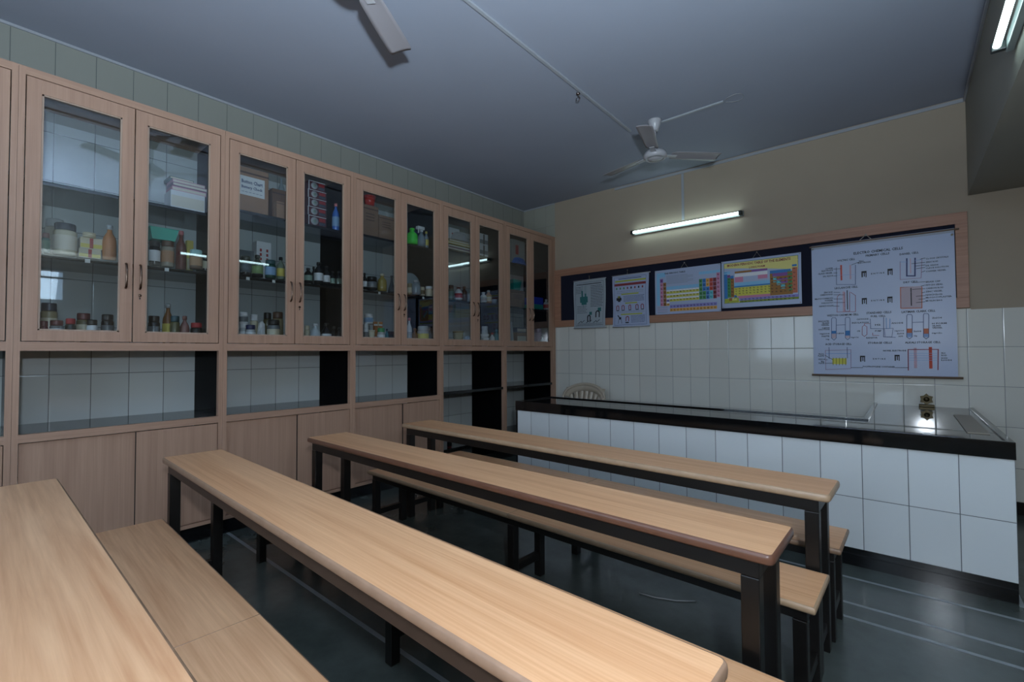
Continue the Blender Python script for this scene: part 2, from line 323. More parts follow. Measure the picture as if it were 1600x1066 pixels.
('jar',-0.090,-2.297,0.119,1.377,0.203,'greyw','greyw','yellow','wide pale tub with yellow green label on the sixth door bottom shelf','20'),
('jar',-0.120,-2.196,0.053,1.377,0.201,'grey','grey','slate','grey jar at the right bottom corner of the sixth door','20'),
('book',-0.200,-1.672,0.358,2.475,0.054,'mauve','','','lowest mauve file in the stack behind the seventh door','31'),
('book',-0.210,-1.663,0.338,2.529,0.033,'dark','','','dark file in the stack behind the seventh door','31'),
('book',-0.200,-1.667,0.348,2.563,0.028,'yellow','','','yellow file in the stack behind the seventh door','31'),
('book',-0.210,-1.663,0.317,2.591,0.033,'khaki','','','top khaki file under the plastic bag behind the seventh door','31'),
('packet',-0.210,-1.654,0.298,2.623,0.116,'greyw','','','crumpled white plastic bag on the file stack behind the seventh door','31'),
('carton',-0.360,-1.599,0.156,2.475,0.333,'white','red','redtxt','white carton with red print behind the crumpled plastic bag','31'),
('bottle',-0.110,-1.770,0.090,1.905,0.145,'white','maroon','redtxt','white bottle with red and white label on the seventh door middle shelf','32'),
('bottle',-0.160,-1.632,0.072,1.905,0.172,'brown','brown','brown','slim brown bottle next to the red and white one','32'),
('jar',-0.250,-1.756,0.060,1.905,0.182,'greygreen','dark','palegreen','grey green jar at the left back of the seventh door middle shelf','32'),
('cup',-0.100,-1.607,0.052,1.905,0.086,'greyw','','','small white cup at the right of the seventh door middle shelf','32'),
('tub',-0.120,-1.766,0.120,1.377,0.167,'khaki','','','khaki tub on the seventh door bottom shelf','30'),
('packet',-0.070,-1.661,0.144,1.377,0.139,'bluew','','','flat blue white packet on the seventh door bottom shelf','30'),
('carton',-0.140,-1.316,0.147,2.475,0.020,'white','black','grey','lowest of three white cartons stacked behind the eighth door','31'),
('carton',-0.140,-1.316,0.147,2.495,0.126,'greyw','black','grey','middle of three white cartons stacked behind the eighth door','31'),
('carton',-0.140,-1.316,0.147,2.621,0.135,'greyw','black','grey','topmost of three white cartons stacked behind the eighth door','31'),
('bottle',-0.100,-1.370,0.078,1.905,0.124,'white','white','greyw','white bottle at the left of the eighth door middle shelf','32'),
('bottle',-0.110,-1.269,0.080,1.905,0.158,'tan','greyw','cream','tan bottle with pale cap on the eighth door middle shelf','32'),
('cup',-0.100,-1.181,0.070,1.905,0.054,'greyb','','','tiny grey cup at the right of the eighth door middle shelf','32'),
('jar',-0.220,-1.222,0.081,1.377,0.251,'white','white','white','white cylinder standing on the eighth door bottom shelf','30'),
('dish',-0.090,-1.358,0.101,1.377,0.148,'white','','','small stack of white dishes in front of the white cylinder','30'),
('bottle',-0.080,-1.238,0.069,1.377,0.167,'greyw','red','greyw','little pale bottle with red cap on the eighth door bottom shelf','30'),
('bottle',-0.080,-1.156,0.071,1.377,0.209,'tealb','tealb','tealb','teal bottle at the right of the eighth door bottom shelf','30'),
('bigbox',-0.240,-0.523,0.275,2.475,0.363,'greyw2','','','pale box with red patch on the top shelf of the ninth door','41'),
('packet',-0.120,-0.661,0.308,2.475,0.103,'blue','','','blue plastic packet on the top shelf of the ninth door','41'),
('bigbox',-0.140,-0.664,0.281,1.905,0.221,'card3','','','pinkish cardboard box on the middle shelf of the ninth door','42'),
('tray',-0.140,-0.719,0.171,2.126,0.131,'tealtray','','','teal plastic tray on top of the pinkish cardboard box','42'),
('book',-0.200,-0.517,0.193,1.377,0.192,'card2','','','brown folder lying at the bottom of the ninth door','40'),
('book',-0.200,-0.517,0.193,1.569,0.070,'slate','','','dark grey folder on top of the brown folder in the ninth door','40'),
('lean',-0.120,-0.789,0.078,1.377,0.323,'greyw','','','white sheets leaning upright at the left of the ninth door bottom shelf','40'),
('bigbox',-0.120,-0.226,0.193,1.905,0.065,'tealtray','','','lower green box on the middle shelf of the tenth door','42'),
('bigbox',-0.120,-0.226,0.193,1.970,0.099,'blueb','','','upper blue box standing on the green box behind the tenth door','42'),
('bottle',-0.100,-0.087,0.077,1.905,0.147,'greyw','greyw','red','white bottle with red base label beside the blue and green boxes','42'),
('jar',-0.180,-0.177,0.105,1.377,0.255,'mauve','mauve','mauve','mauve jar at the back left of the tenth door bottom shelf','40'),
('bottle',-0.070,-0.219,0.075,1.377,0.143,'white','white','white','tiny white bottle at the bottom of the tenth door','40'),
]
BIG=[
('T','ELECTRO CHEMICAL CELLS',0.51,-0.113,0.353,0.0243,'k'),
('T','PRIMARY CELLS',0.508,-0.147,0.17,0.02,'k'),
('T','VOLTAIC CELL',0.275,-0.165,0.138,0.0192,'k'),
('T','DANIEL CELL',0.727,-0.168,0.128,0.0179,'k'),
('T','LECLANCHE CELL',0.271,-0.426,0.177,0.0192,'k'),
('T','DRY CELL',0.733,-0.421,0.098,0.0165,'k'),
('T','WESTON CADMIUM CELL',0.239,-0.685,0.245,0.0192,'k'),
('T','STANDARD CELLS',0.508,-0.678,0.178,0.0199,'k'),
('T','FUEL CELL',0.503,-0.71,0.106,0.0171,'k'),
('T','LATIMAR CLARK CELL',0.777,-0.683,0.221,0.0191,'k'),
('T','ACID STORAGE CELL',0.201,-0.96,0.205,0.0193,'k'),
('T','STORAGE CELLS',0.51,-0.953,0.171,0.0184,'k'),
('T','ALKALI STORAGE CELL',0.8,-0.954,0.231,0.0176,'k'),
('T','E N T I R E',0.507,-0.318,0.095,0.0128,'k'),
('T','E N T I R E',0.503,-0.566,0.095,0.0128,'k'),
('T','E N T I R E',0.503,-1.099,0.089,0.0128,'k'),
('T','COPPER',0.142,-0.231,0.061,0.0151,'k'),
('T','ELECTRODE',0.126,-0.249,0.09,0.0151,'k'),
('T','GLASS VESSEL',0.11,-0.274,0.117,0.0151,'k'),
('T','DIL H2SO4',0.131,-0.303,0.079,0.0151,'k'),
('T','ZINC',0.389,-0.193,0.038,0.0145,'k'),
('T','ELECTRODE',0.411,-0.207,0.094,0.0145,'k'),
('T','Cu SO4 CRYSTALS',0.907,-0.231,0.143,0.0134,'k'),
('T','ZINC ROD',0.875,-0.261,0.079,0.0135,'k'),
('T','DIL H2SO4',0.874,-0.291,0.079,0.0135,'k'),
('T','CuSO4 SOLUTION',0.906,-0.313,0.144,0.0134,'k'),
('T','COPPER VESSEL',0.898,-0.341,0.128,0.0134,'k'),
('T','BRASS CAP',0.879,-0.432,0.094,0.0134,'k'),
('T','PITCH SEAL',0.886,-0.46,0.109,0.0134,'k'),
('T','CARBON ROD',0.887,-0.488,0.112,0.0134,'k'),
('T','ZINC VESSEL',0.883,-0.516,0.106,0.0134,'k'),
('T','NH4Cl+ZnCl2',0.882,-0.545,0.106,0.0134,'k'),
('T','MnO2+C+PLASTER',0.911,-0.568,0.164,0.0133,'k'),
('T','MUSLIN BAG',0.88,-0.596,0.104,0.0134,'k'),
('T','ZINC ROD',0.131,-0.46,0.072,0.0151,'k'),
('T','CARBON ROD',0.116,-0.482,0.103,0.0151,'k'),
('T','MnO2+CARBON',0.094,-0.518,0.145,0.0151,'k'),
('T','POWDER',0.135,-0.539,0.062,0.0151,'k'),
('T','POROUS POT',0.122,-0.562,0.093,0.0151,'k'),
('T','NH4Cl SOLN',0.112,-0.591,0.112,0.0151,'k'),
('T','EVACUATED',0.09,-0.738,0.087,0.0151,'k'),
('T','GLASS',0.104,-0.756,0.059,0.0151,'k'),
('T','VESSEL',0.101,-0.774,0.065,0.0151,'k'),
('T','CdSO4',0.104,-0.802,0.06,0.0151,'k'),
('T','SOLUTION',0.09,-0.817,0.088,0.0151,'k'),
('T','Hg2SO4',0.095,-0.86,0.075,0.0151,'k'),
('T','PASTE',0.102,-0.883,0.06,0.0151,'k'),
('T','Hg',0.118,-0.914,0.027,0.015,'k'),
('T','CdSO4',0.218,-0.858,0.055,0.0148,'k'),
('T','Hg+Cd',0.328,-0.901,0.054,0.0146,'k'),
('T','CATHODE',0.389,-0.732,0.088,0.0145,'k'),
('T','INSULATION',0.371,-0.764,0.123,0.0145,'k'),
('T','H2',0.499,-0.789,0.04,0.0142,'k'),
('T','PUMP',0.502,-0.845,0.047,0.0142,'k'),
('T','ANODE',0.635,-0.779,0.08,0.0139,'k'),
('T','O2 TANK',0.358,-0.841,0.023,0.0145,'k'),
('T','RADIATOR',0.454,-0.906,0.08,0.0143,'k'),
('T','LIQUID',0.657,-0.898,0.032,0.0139,'k'),
('T','Hg2SO4',0.648,-0.85,0.062,0.0139,'k'),
('T','ZnSO4',0.655,-0.873,0.048,0.0139,'k'),
('T','ZnSO4',0.768,-0.857,0.051,0.0136,'k'),
('T','Hg',0.756,-0.898,0.021,0.0136,'k'),
('T','ZnSO4',0.896,-0.746,0.062,0.0134,'k'),
('T','H FORM',0.91,-0.794,0.091,0.0133,'k'),
('T','GLASS',0.892,-0.813,0.056,0.0134,'k'),
('T','VESSEL',0.897,-0.831,0.066,0.0133,'k'),
('T','Hg+Zn',0.894,-0.878,0.062,0.0133,'k'),
('T','PbO2',0.064,-1.055,0.041,0.0151,'k'),
('T','PLATE',0.061,-1.073,0.046,0.0151,'k'),
('T','H2SO4',0.067,-1.105,0.053,0.0151,'k'),
('T','Pb',0.074,-1.128,0.025,0.0151,'k'),
('T','PLATE',0.064,-1.143,0.044,0.0151,'k'),
('T','NICKEL ELECTRODE',0.612,-1.025,0.159,0.0139,'k'),
('T','PbO',0.931,-1.048,0.026,0.0132,'k'),
('T','ROD',0.935,-1.067,0.034,0.0132,'k'),
('T','KOH+',0.937,-1.09,0.039,0.0132,'k'),
('T','LiOH',0.948,-1.107,0.063,0.0132,'k'),
('T','POLYPROPYLENE CONTAINER',0.498,-1.17,0.229,0.0142,'k'),
('L',[(0.199,-0.23),(0.197,-0.392),(0.342,-0.406),(0.346,-0.223)],0.004,'b'),
('R',0.23,-0.355,0.243,-0.209,'r'),
('R',0.3,-0.352,0.313,-0.218,'p'),
('L',[(0.199,-0.302),(0.344,-0.311)],0.003,'lb'),
('L',[(0.178,-0.24),(0.229,-0.243)],0.004,'k'),
('L',[(0.177,-0.279),(0.203,-0.28)],0.004,'k'),
('L',[(0.176,-0.306),(0.202,-0.308)],0.004,'k'),
('L',[(0.317,-0.218),(0.358,-0.203),(0.37,-0.204)],0.004,'k'),
('L',[(0.665,-0.232),(0.663,-0.393),(0.802,-0.394),(0.811,-0.223)],0.004,'rb'),
('L',[(0.711,-0.214),(0.708,-0.365),(0.762,-0.371),(0.766,-0.217)],0.01,'b'),
('R',0.731,-0.346,0.738,-0.213,'p'),
('L',[(0.666,-0.236),(0.707,-0.241)],0.004,'lb'),
('L',[(0.767,-0.235),(0.81,-0.234)],0.004,'lb'),
('L',[(0.8,-0.23),(0.831,-0.223)],0.004,'k'),
('L',[(0.743,-0.261),(0.83,-0.261)],0.004,'k'),
('L',[(0.765,-0.286),(0.83,-0.283)],0.004,'k'),
('L',[(0.773,-0.309),(0.829,-0.305)],0.004,'k'),
('L',[(0.808,-0.343),(0.829,-0.335)],0.004,'k'),
('L',[(0.223,-0.484),(0.201,-0.509),(0.197,-0.655),(0.338,-0.66),(0.341,-0.508),(0.306,-0.476)],0.004,'rd'),
('R',0.243,-0.655,0.259,-0.463,'p'),
('L',[(0.26,-0.472),(0.259,-0.649),(0.295,-0.652),(0.298,-0.472)],0.004,'rd'),
('R',0.275,-0.636,0.282,-0.453,'k'),
('L',[(0.175,-0.464),(0.222,-0.469)],0.004,'k'),
('L',[(0.174,-0.488),(0.252,-0.495)],0.004,'k'),
('L',[(0.174,-0.527),(0.239,-0.532)],0.004,'k'),
('L',[(0.173,-0.562),(0.257,-0.568)],0.004,'k'),
('L',[(0.172,-0.596),(0.214,-0.599)],0.004,'k'),
('R',0.666,-0.658,0.802,-0.463,'po'),
('L',[(0.663,-0.463),(0.662,-0.649),(0.802,-0.656),(0.806,-0.472),(0.663,-0.463)],0.006,'o'),
('R',0.73,-0.631,0.737,-0.472,'k'),
('L',[(0.745,-0.428),(0.827,-0.43)],0.004,'k'),
('L',[(0.801,-0.464),(0.826,-0.459)],0.004,'k'),
('L',[(0.744,-0.488),(0.826,-0.489)],0.004,'k'),
('L',[(0.805,-0.524),(0.825,-0.519)],0.004,'k'),
('L',[(0.768,-0.551),(0.824,-0.549)],0.004,'k'),
('L',[(0.783,-0.579),(0.824,-0.576)],0.004,'k'),
('L',[(0.767,-0.606),(0.823,-0.603)],0.004,'k'),
('L',[(0.153,-0.719),(0.159,-0.708),(0.184,-0.709),(0.19,-0.721),(0.186,-0.903),(0.168,-0.921),(0.149,-0.902),(0.153,-0.719)],0.004,'b'),
('R',0.152,-0.861,0.186,-0.833,'bl'),
('R',0.153,-0.903,0.184,-0.86,'po'),
('L',[(0.26,-0.72),(0.266,-0.709),(0.29,-0.71),(0.296,-0.722),(0.292,-0.903),(0.274,-0.92),(0.257,-0.902),(0.26,-0.72)],0.004,'b'),
('R',0.259,-0.882,0.292,-0.834,'bl'),
('R',0.259,-0.903,0.29,-0.881,'po'),
('L',[(0.701,-0.718),(0.706,-0.707),(0.732,-0.709),(0.737,-0.72),(0.733,-0.906),(0.715,-0.922),(0.697,-0.905),(0.701,-0.718)],0.004,'b'),
('R',0.7,-0.871,0.733,-0.831,'o'),
('R',0.7,-0.906,0.731,-0.87,'lb'),
('L',[(0.811,-0.716),(0.816,-0.705),(0.84,-0.707),(0.845,-0.718),(0.841,-0.909),(0.824,-0.925),(0.807,-0.908),(0.811,-0.716)],0.004,'b'),
('R',0.81,-0.881,0.841,-0.835,'o'),
('R',0.81,-0.909,0.839,-0.88,'lb'),
('L',[(0.189,-0.779),(0.259,-0.779)],0.004,'b'),
('L',[(0.736,-0.779),(0.81,-0.778)],0.004,'b'),
('L',[(0.386,-0.802),(0.402,-0.788),(0.42,-0.803),(0.419,-0.875),(0.4,-0.892),(0.384,-0.877),(0.386,-0.802)],0.004,'rd'),
('L',[(0.402,-0.788),(0.403,-0.774),(0.446,-0.776)],0.004,'rd'),
('L',[(0.542,-0.723),(0.538,-0.9),(0.62,-0.906)],0.004,'b'),
('L',[(0.56,-0.731),(0.56,-0.826),(0.583,-0.824),(0.586,-0.74)],0.004,'bl'),
('L',[(0.545,-0.825),(0.606,-0.825),(0.596,-0.902),(0.549,-0.9),(0.545,-0.825)],0.003,'b'),
('L',[(0.446,-0.733),(0.447,-0.822),(0.54,-0.827)],0.004,'b'),
('L',[(0.461,-0.862),(0.461,-0.884),(0.505,-0.886)],0.004,'rd'),
('L',[(0.098,-1.02),(0.097,-1.205),(0.294,-1.191),(0.297,-1.015),(0.098,-1.02)],0.004,'rb'),
('R',0.151,-1.15,0.262,-1.095,'y'),
('L',[(0.158,-1.092),(0.157,-1.159)],0.005,'yk'),
('L',[(0.183,-1.092),(0.182,-1.159)],0.005,'yk'),
('L',[(0.207,-1.092),(0.206,-1.159)],0.005,'yk'),
('L',[(0.232,-1.092),(0.23,-1.158)],0.005,'yk'),
('L',[(0.256,-1.092),(0.254,-1.158)],0.005,'yk'),
('L',[(0.104,-1.05),(0.294,-1.051)],0.006,'lb'),
('L',[(0.094,-1.067),(0.153,-1.107)],0.004,'k'),
('L',[(0.101,-1.11),(0.112,-1.11)],0.004,'k'),
('L',[(0.093,-1.144),(0.153,-1.143)],0.004,'k'),
('L',[(0.127,-0.99),(0.127,-1.1)],0.004,'b'),
('L',[(0.269,-0.992),(0.269,-1.092)],0.004,'b'),
('L',[(0.702,-1.197),(0.704,-1.016),(0.899,-1.016),(0.894,-1.189)],0.007,'rd'),
('R',0.741,-1.178,0.761,-1.001,'p'),
('R',0.839,-1.18,0.86,-0.995,'r'),
('L',[(0.712,-1.049),(0.889,-1.049)],0.003,'lb'),
('L',[(0.712,-1.069),(0.889,-1.069)],0.003,'lb'),
('L',[(0.711,-1.09),(0.888,-1.089)],0.003,'lb'),
('L',[(0.711,-1.11),(0.888,-1.109)],0.003,'lb'),
('L',[(0.297,-1.182),(0.383,-1.181)],0.004,'k'),
('L',[(0.614,-1.177),(0.701,-1.175)],0.004,'k'),
('R',0.389,-0.343,0.399,-0.293,'k'),
('R',0.406,-0.339,0.413,-0.292,'k'),
('R',0.419,-0.346,0.426,-0.302,'k'),
('R',0.389,-0.304,0.427,-0.287,'k'),
('R',0.577,-0.343,0.586,-0.294,'k'),
('R',0.593,-0.339,0.599,-0.293,'k'),
('R',0.605,-0.346,0.612,-0.303,'k'),
('R',0.577,-0.305,0.613,-0.288,'k'),
('R',0.387,-0.593,0.396,-0.543,'k'),
('R',0.403,-0.588,0.41,-0.541,'k'),
('R',0.417,-0.595,0.424,-0.551,'k'),
('R',0.387,-0.553,0.425,-0.537,'k'),
('R',0.571,-0.593,0.58,-0.545,'k'),
('R',0.587,-0.588,0.593,-0.543,'k'),
('R',0.6,-0.595,0.606,-0.552,'k'),
('R',0.571,-0.554,0.607,-0.539,'k'),
('R',0.364,-1.126,0.374,-1.077,'k'),
('R',0.381,-1.12,0.388,-1.074,'k'),
('R',0.394,-1.126,0.401,-1.083,'k'),
('R',0.364,-1.084,0.402,-1.071,'k'),
('R',0.611,-1.115,0.62,-1.068,'k'),
('R',0.626,-1.11,0.633,-1.065,'k'),
('R',0.639,-1.115,0.645,-1.073,'k'),
('R',0.611,-1.075,0.646,-1.062,'k')]
# ---------------- shared materials ----------------
DESK=wood('desk_laminate',(204,148,104),(232,184,140),0,rough=.36)
DESKW=wood('desk_laminate_wavy',(190,140,102),(226,182,142),0,rough=.38,fine=.55,wav=1.3,offset=3)
CABW=wood('cabinet_laminate',(158,124,104),(178,144,122),2,rough=.5,fine=.9)
CABH=wood('cabinet_laminate_rail',(158,124,104),(178,144,122),1,rough=.5,fine=.9)
BOARDW=wood('board_frame_wood',(150,108,86),(176,132,106),0,rough=.45)
GRAN=mat('black_granite',(14,15,17),rough=.07,noise=.3,nscale=60)
GRANS=mat('panel_granite',(12,13,15),rough=.2,spec=.1,noise=.3,nscale=60); GRANS.node_tree.nodes['Principled BSDF'].inputs['IOR'].default_value=1.12
GRAN2=mat('dark_shelf_granite',(26,28,31),rough=.12,noise=.25,nscale=60)
METAL=mat('black_painted_metal',(15,13,12),rough=.36,noise=.3,nscale=25)
BROWNM=mat('brown_painted_metal',(52,40,34),rough=.4,noise=.3,nscale=20)
GLASS=glass_mat('door_glass'); CHROME=mat('dull_steel',(150,140,135),rough=.28,metal=1)
PLASTER=mat('cream_plaster',(164,151,133),rough=.85,noise=.05,nscale=3,bump=.05)
CEIL=mat('ceiling_paint',(150,156,170),rough=.85,noise=.04,nscale=2)
PVC=mat('white_pvc',(158,162,168),rough=.4)
LT=tiles('left_wall_tiles',(196,204,204),(96,100,100),1,.2078,-5.0455,.325,1.165,split=(2.86,(140,142,134)))
BT=tiles('back_wall_tiles',(214,214,206),(130,134,134),0,.2078,3.132,.3225,1.005)
CT=tiles('counter_tiles',(206,212,214),(96,100,104),0,.2107,3.562,.325,.411)
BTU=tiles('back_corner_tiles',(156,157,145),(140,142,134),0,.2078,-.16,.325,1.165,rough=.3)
# polished dark stone floor
def floor_mat():
    m=bpy.data.materials.new('polished_green_stone'); m.use_nodes=True; nt=m.node_tree; b=nt.nodes['Principled BSDF']; L=nt.links
    ge=nt.nodes.new('ShaderNodeNewGeometry'); n=nt.nodes.new('ShaderNodeTexNoise'); n.inputs['Scale'].default_value=2.2; n.inputs['Detail'].default_value=8; n.inputs['Roughness'].default_value=.65; L.new(ge.outputs['Position'],n.inputs['Vector'])
    cr=nt.nodes.new('ShaderNodeValToRGB'); cr.color_ramp.elements[0].position=.3; cr.color_ramp.elements[0].color=lin((58,66,64)); cr.color_ramp.elements[1].position=.75; cr.color_ramp.elements[1].color=lin((86,94,92))
    L.new(n.outputs['Fac'],cr.inputs[0]); L.new(cr.outputs[0],b.inputs['Base Color'])
    r=nt.nodes.new('ShaderNodeMapRange'); r.inputs['To Min'].default_value=.12; r.inputs['To Max'].default_value=.34; L.new(n.outputs['Fac'],r.inputs['Value']); L.new(r.outputs[0],b.inputs['Roughness'])
    return m
FLOOR=floor_mat()
# ---------------- the room ----------------
ZC=3.431; XR=4.2; XF=6.5; YR=-7.7; YB=0.0; XL=-.568
struct('floor',MB().box(XL-.1,XF+.1,YR-.1,.1,-.1,0),FLOOR)
struct('ceiling',MB().box(XL-.1,XF+.1,YR-.1,.1,ZC,ZC+.1),CEIL)
struct('wall_left',MB().box(XL-.1,XL,YR-.1,.1,0,ZC),LT)
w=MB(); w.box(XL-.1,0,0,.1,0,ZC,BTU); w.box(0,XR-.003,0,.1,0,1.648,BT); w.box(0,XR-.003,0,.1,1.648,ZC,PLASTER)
w.box(XR-.003,XF+.1,.004,.1,0,1.64,BT); w.box(XR-.003,XF+.1,.004,.1,1.64,ZC,PLASTER)
struct('wall_back',w)
# rear wall with an unseen window band added for fill, side wall with a window band
w=MB(); w.box(XL,.8,YR-.1,YR,0,ZC,PLASTER); w.box(3.8,XF+.1,YR-.1,YR,0,ZC,PLASTER); w.box(.8,3.8,YR-.1,YR,0,1.05,PLASTER); w.box(.8,3.8,YR-.1,YR,2.45,ZC,PLASTER); struct('wall_rear',w)
w=MB(); w.box(XF,XF+.1,YR,-6.2,0,ZC,PLASTER); w.box(XF,XF+.1,-4.4,.1,0,ZC,PLASTER); w.box(XF,XF+.1,-6.2,-4.4,0,2.13,PLASTER); w.box(XF,XF+.1,-6.2,-4.4,2.68,ZC,PLASTER); struct('wall_right',w)
WF=mat('window_paint',(150,150,150),rough=.5)
for i,(ax,a,b,z0,z1,p) in enumerate((('x',.8,3.8,1.05,2.45,YR-.05),('y',-6.2,-4.4,2.13,2.68,XF+.05))):
    f=MB(); n=5
    def bx(u0,u1,z0_,z1_,d=.03):
        if ax=='x': f.box(u0,u1,p-d,p+d,z0_,z1_)
        else: f.box(p-d,p+d,u0,u1,z0_,z1_)
    for k in range(n+1):
        u=a+(b-a)*k/n; bx(max(a,u-.025),min(b,u+.025),z0,z1)
    bx(a,b,z0,z0+.05);bx(a,b,z1-.05,z1);bx(a,b,z1-(z1-z0)*.3,z1-(z1-z0)*.3+.03)
    o=struct('window_%d'%(i+1),f,WF)  # the rear one is added as a source of fill
    g=MB()
    if ax=='x': g.box(a,b,p-.004,p+.004,z0,z1)
    else: g.box(p-.004,p+.004,a,b,z0,z1)
    g.build('window_pane',GLASS,o)
# the concrete beam that divides the room on the right
struct('wall_beam',MB().box(XR,XR+.5,YR,.0,2.594,ZC),mat('beam_paint',(150,147,136),rough=.85,noise=.05,nscale=3))
struct('baseboard_back',MB().box(XR,XF,-.012,.004,0,.1),GRAN)
struct('trim_1',MB().box(XL,XL+.012,YR,0,ZC-.018,ZC),PVC)
struct('trim_2',MB().box(XL,.0,-.012,0,ZC-.018,ZC),PVC)
# pale strips let into the stone floor
SM=mat('pale_floor_strip',(126,134,138),rough=.3,noise=.1,nscale=30)
for i,y in enumerate((-4.155,-2.1,-2.432,-2.59)):
    struct('trim_%d'%(i+3),MB().box(0 if i==0 else .6,XF,y-.011,y+.011,-.002,.0012),SM)
struct('trim_7',MB().box(4.19,4.21,-1.93,-.1,-.002,.0012),SM)
# conduits on ceiling and wall
def strip(mb,label,cat='conduit'): o=mb.build('cable_conduit',PVC); return tag(o,label,cat,None)
strip(MB().box(1.79,1.815,-7.6,-1.30,ZC-.014,ZC,bev=.002),'long white cable conduit running along the ceiling past both fans')
strip(MB().box(2.10,2.64,-1.288,-1.264,ZC-.014,ZC,bev=.002),'short white cable conduit on the ceiling right of the far fan canopy')
strip(MB().box(.95,XR-.005,-.014,0,ZC-.04,ZC-.012,bev=.002),'white cable conduit along the top of the back wall under the ceiling')
strip(MB().box(1.812,1.84,-.012,0,2.84,ZC-.042,bev=.002),'vertical cream conduit dropping to the tube light on the back wall')
strip(MB().box(XR-.014,XR,-7.6,-.016,ZC-.04,ZC-.012,bev=.002),'conduit along the top of the beam on the right')
WIREM=mat('dark_wire',(58,58,62),rough=.4); WIREL=mat('pale_wire',(150,152,156),rough=.5)
o=MB().tube([(2.64,-1.276,ZC-.012)]+[(2.72+.075*math.cos(a),-1.276+.06*math.sin(a),ZC-.012-.006*math.sin(a*2)) for a in [math.pi+k*.42 for k in range(15)]],.0025,6).build('loose_wire',WIREL); tag(o,'loop of loose wire on the ceiling at the end of the short conduit','wire')
o=MB().lathe([(0,0),(.018,0),(.016,-.012),(0,-.014)],(1.765,-2.18,ZC),12).tube([(1.765,-2.18,ZC-.012),(1.765,-2.18,ZC-.03)]+[(1.765+.018*math.sin(a),-2.18,ZC-.048+.018*math.cos(a)) for a in [k*.6 for k in range(10)]],.003,6).build('ceiling_hook',CHROME); tag(o,'small metal hook hanging beside the long ceiling conduit','hook')
o=MB().tube([(2.66,-3.04,.004),(2.74,-3.03,.004),(2.84,-2.99,.004),(2.92,-2.93,.004)],.003,6).build('loose_wire',WIREL); tag(o,'thin curved bit of wire lying on the floor','wire')
# ---------------- tube lights ----------------
EM=mat('lit_tube',(255,255,255),emit=((.72,.98,1),8.0))
TB=mat('tube_batten',(120,128,126),rough=.3)
CAPM=mat('dark_tube_holder',(34,40,38),rough=.4)
def tube_light(loc,length,axis,label):
    e=empty('tube_light',loc,label,'tube light','fluorescent tube lights on the walls')
    # built along local x, wall at local +y
    MB().box(-length/2-.01,length/2+.01,-.03,0,-.028,.028,bev=.004).build('batten',TB,e)
    t=MB(); t.tube([(-length/2+.03,-.062,.0),(length/2-.03,-.062,.0)],.015,14); t.build('glowing_tube',EM,e)
    for s in (-1,1):
        x=s*(length/2-.012); MB().box(x-.016,x+.016,-.082,-.028,-.022,.022,bev=.005).build('end_holder',CAPM,e)
    e.rotation_euler=(0,0,axis); return e
tube_light((1.835,-.001,2.785),1.27,0,'lit fluorescent tube on the cream back wall above the notice board')
tube_light((XR-.001,-2.83,2.76),1.27,-math.pi/2,'lit fluorescent tube on the beam at the upper right')
# ---------------- ceiling fans ----------------
FW=mat('fan_enamel',(176,176,180),rough=.3); FB=mat('fan_blade_enamel',(150,146,150),rough=.32)
def fan(x,y,ang,label):
    e=empty('ceiling_fan',(x,y,3.10),label,'ceiling fan','ceiling fans')
    MB().lathe([(0,.331),(.06,.331),(.062,.32),(.05,.285),(.032,.235),(.026,.23),(0,.23)],(0,0,0),24).build('canopy',FW,e)
    MB().lathe([(0,.25),(.011,.25),(.011,.05),(0,.05)],(0,0,0),12).build('downrod',FW,e)
    MB().lathe([(0,.075),(.025,.075),(.045,.055),(.085,.035),(.102,.012),(.104,-.012),(.09,-.028),(.076,-.034),(.074,-.028),(.062,-.028),(.058,-.036),(0,-.04)],(0,0,0),32).build('motor_housing',FW,e)
    bm=MB()
    # cambered blade, slightly wider at the tip
    n=8; top=[];bot=[]
    L0,L1=.15,.605
    prof=[(L0,.045),(L0+.03,.055),(.3,.060),(.45,.064),(L1-.02,.066),(L1,.058)]
    rows=[]
    for u,hw in prof:
        rows.append([Vector((u,(-1+2*k/6)*hw,.010-.17*((-1+2*k/6)*hw)+.006*(1-(-1+2*k/6)**2))) for k in range(7)])
    V=[[bm.bm.verts.new(p) for p in r] for r in rows]; V2=[[bm.bm.verts.new(p-Vector((0,0,.0025))) for p in r] for r in rows]
    for a,b in zip(V,V[1:]):
        for k in range(6): bm.bm.faces.new((a[k],a[k+1],b[k+1],b[k])).smooth=True
    for a,b in zip(V2,V2[1:]):
        for k in range(6): bm.bm.faces.new((a[k+1],a[k],b[k],b[k+1])).smooth=True
    def side(A,B):
        for k in range(len(A)-1): bm.bm.faces.new((A[k],A[k+1],B[k+1],B[k]))
    side(V[0],V2[0]); side(V[-1],V2[-1]); side([r[0] for r in V],[r[0] for r in V2]); side([r[-1] for r in V],[r[-1] for r in V2])
    blade=bm.build('blade',FB,e); blade.rotation_euler=(0,0,R(ang))
    br=MB().box(.085,.2,-.022,.022,-.002,.004,bev=.001).build('blade_bracket',FW,blade)
    for k in (1,2):
        c=blade.copy(); COL.objects.link(c); c.parent=e; c.rotation_euler=(0,0,R(ang+120*k))
        d=br.copy(); COL.objects.link(d); d.parent=c
    return e
fan(2.059,-1.338,45,'white ceiling fan near the back wall above the counter')
fan(1.82,-4.25,121.8,'white ceiling fan nearer the cabinets, only one blade tip in view at the top')
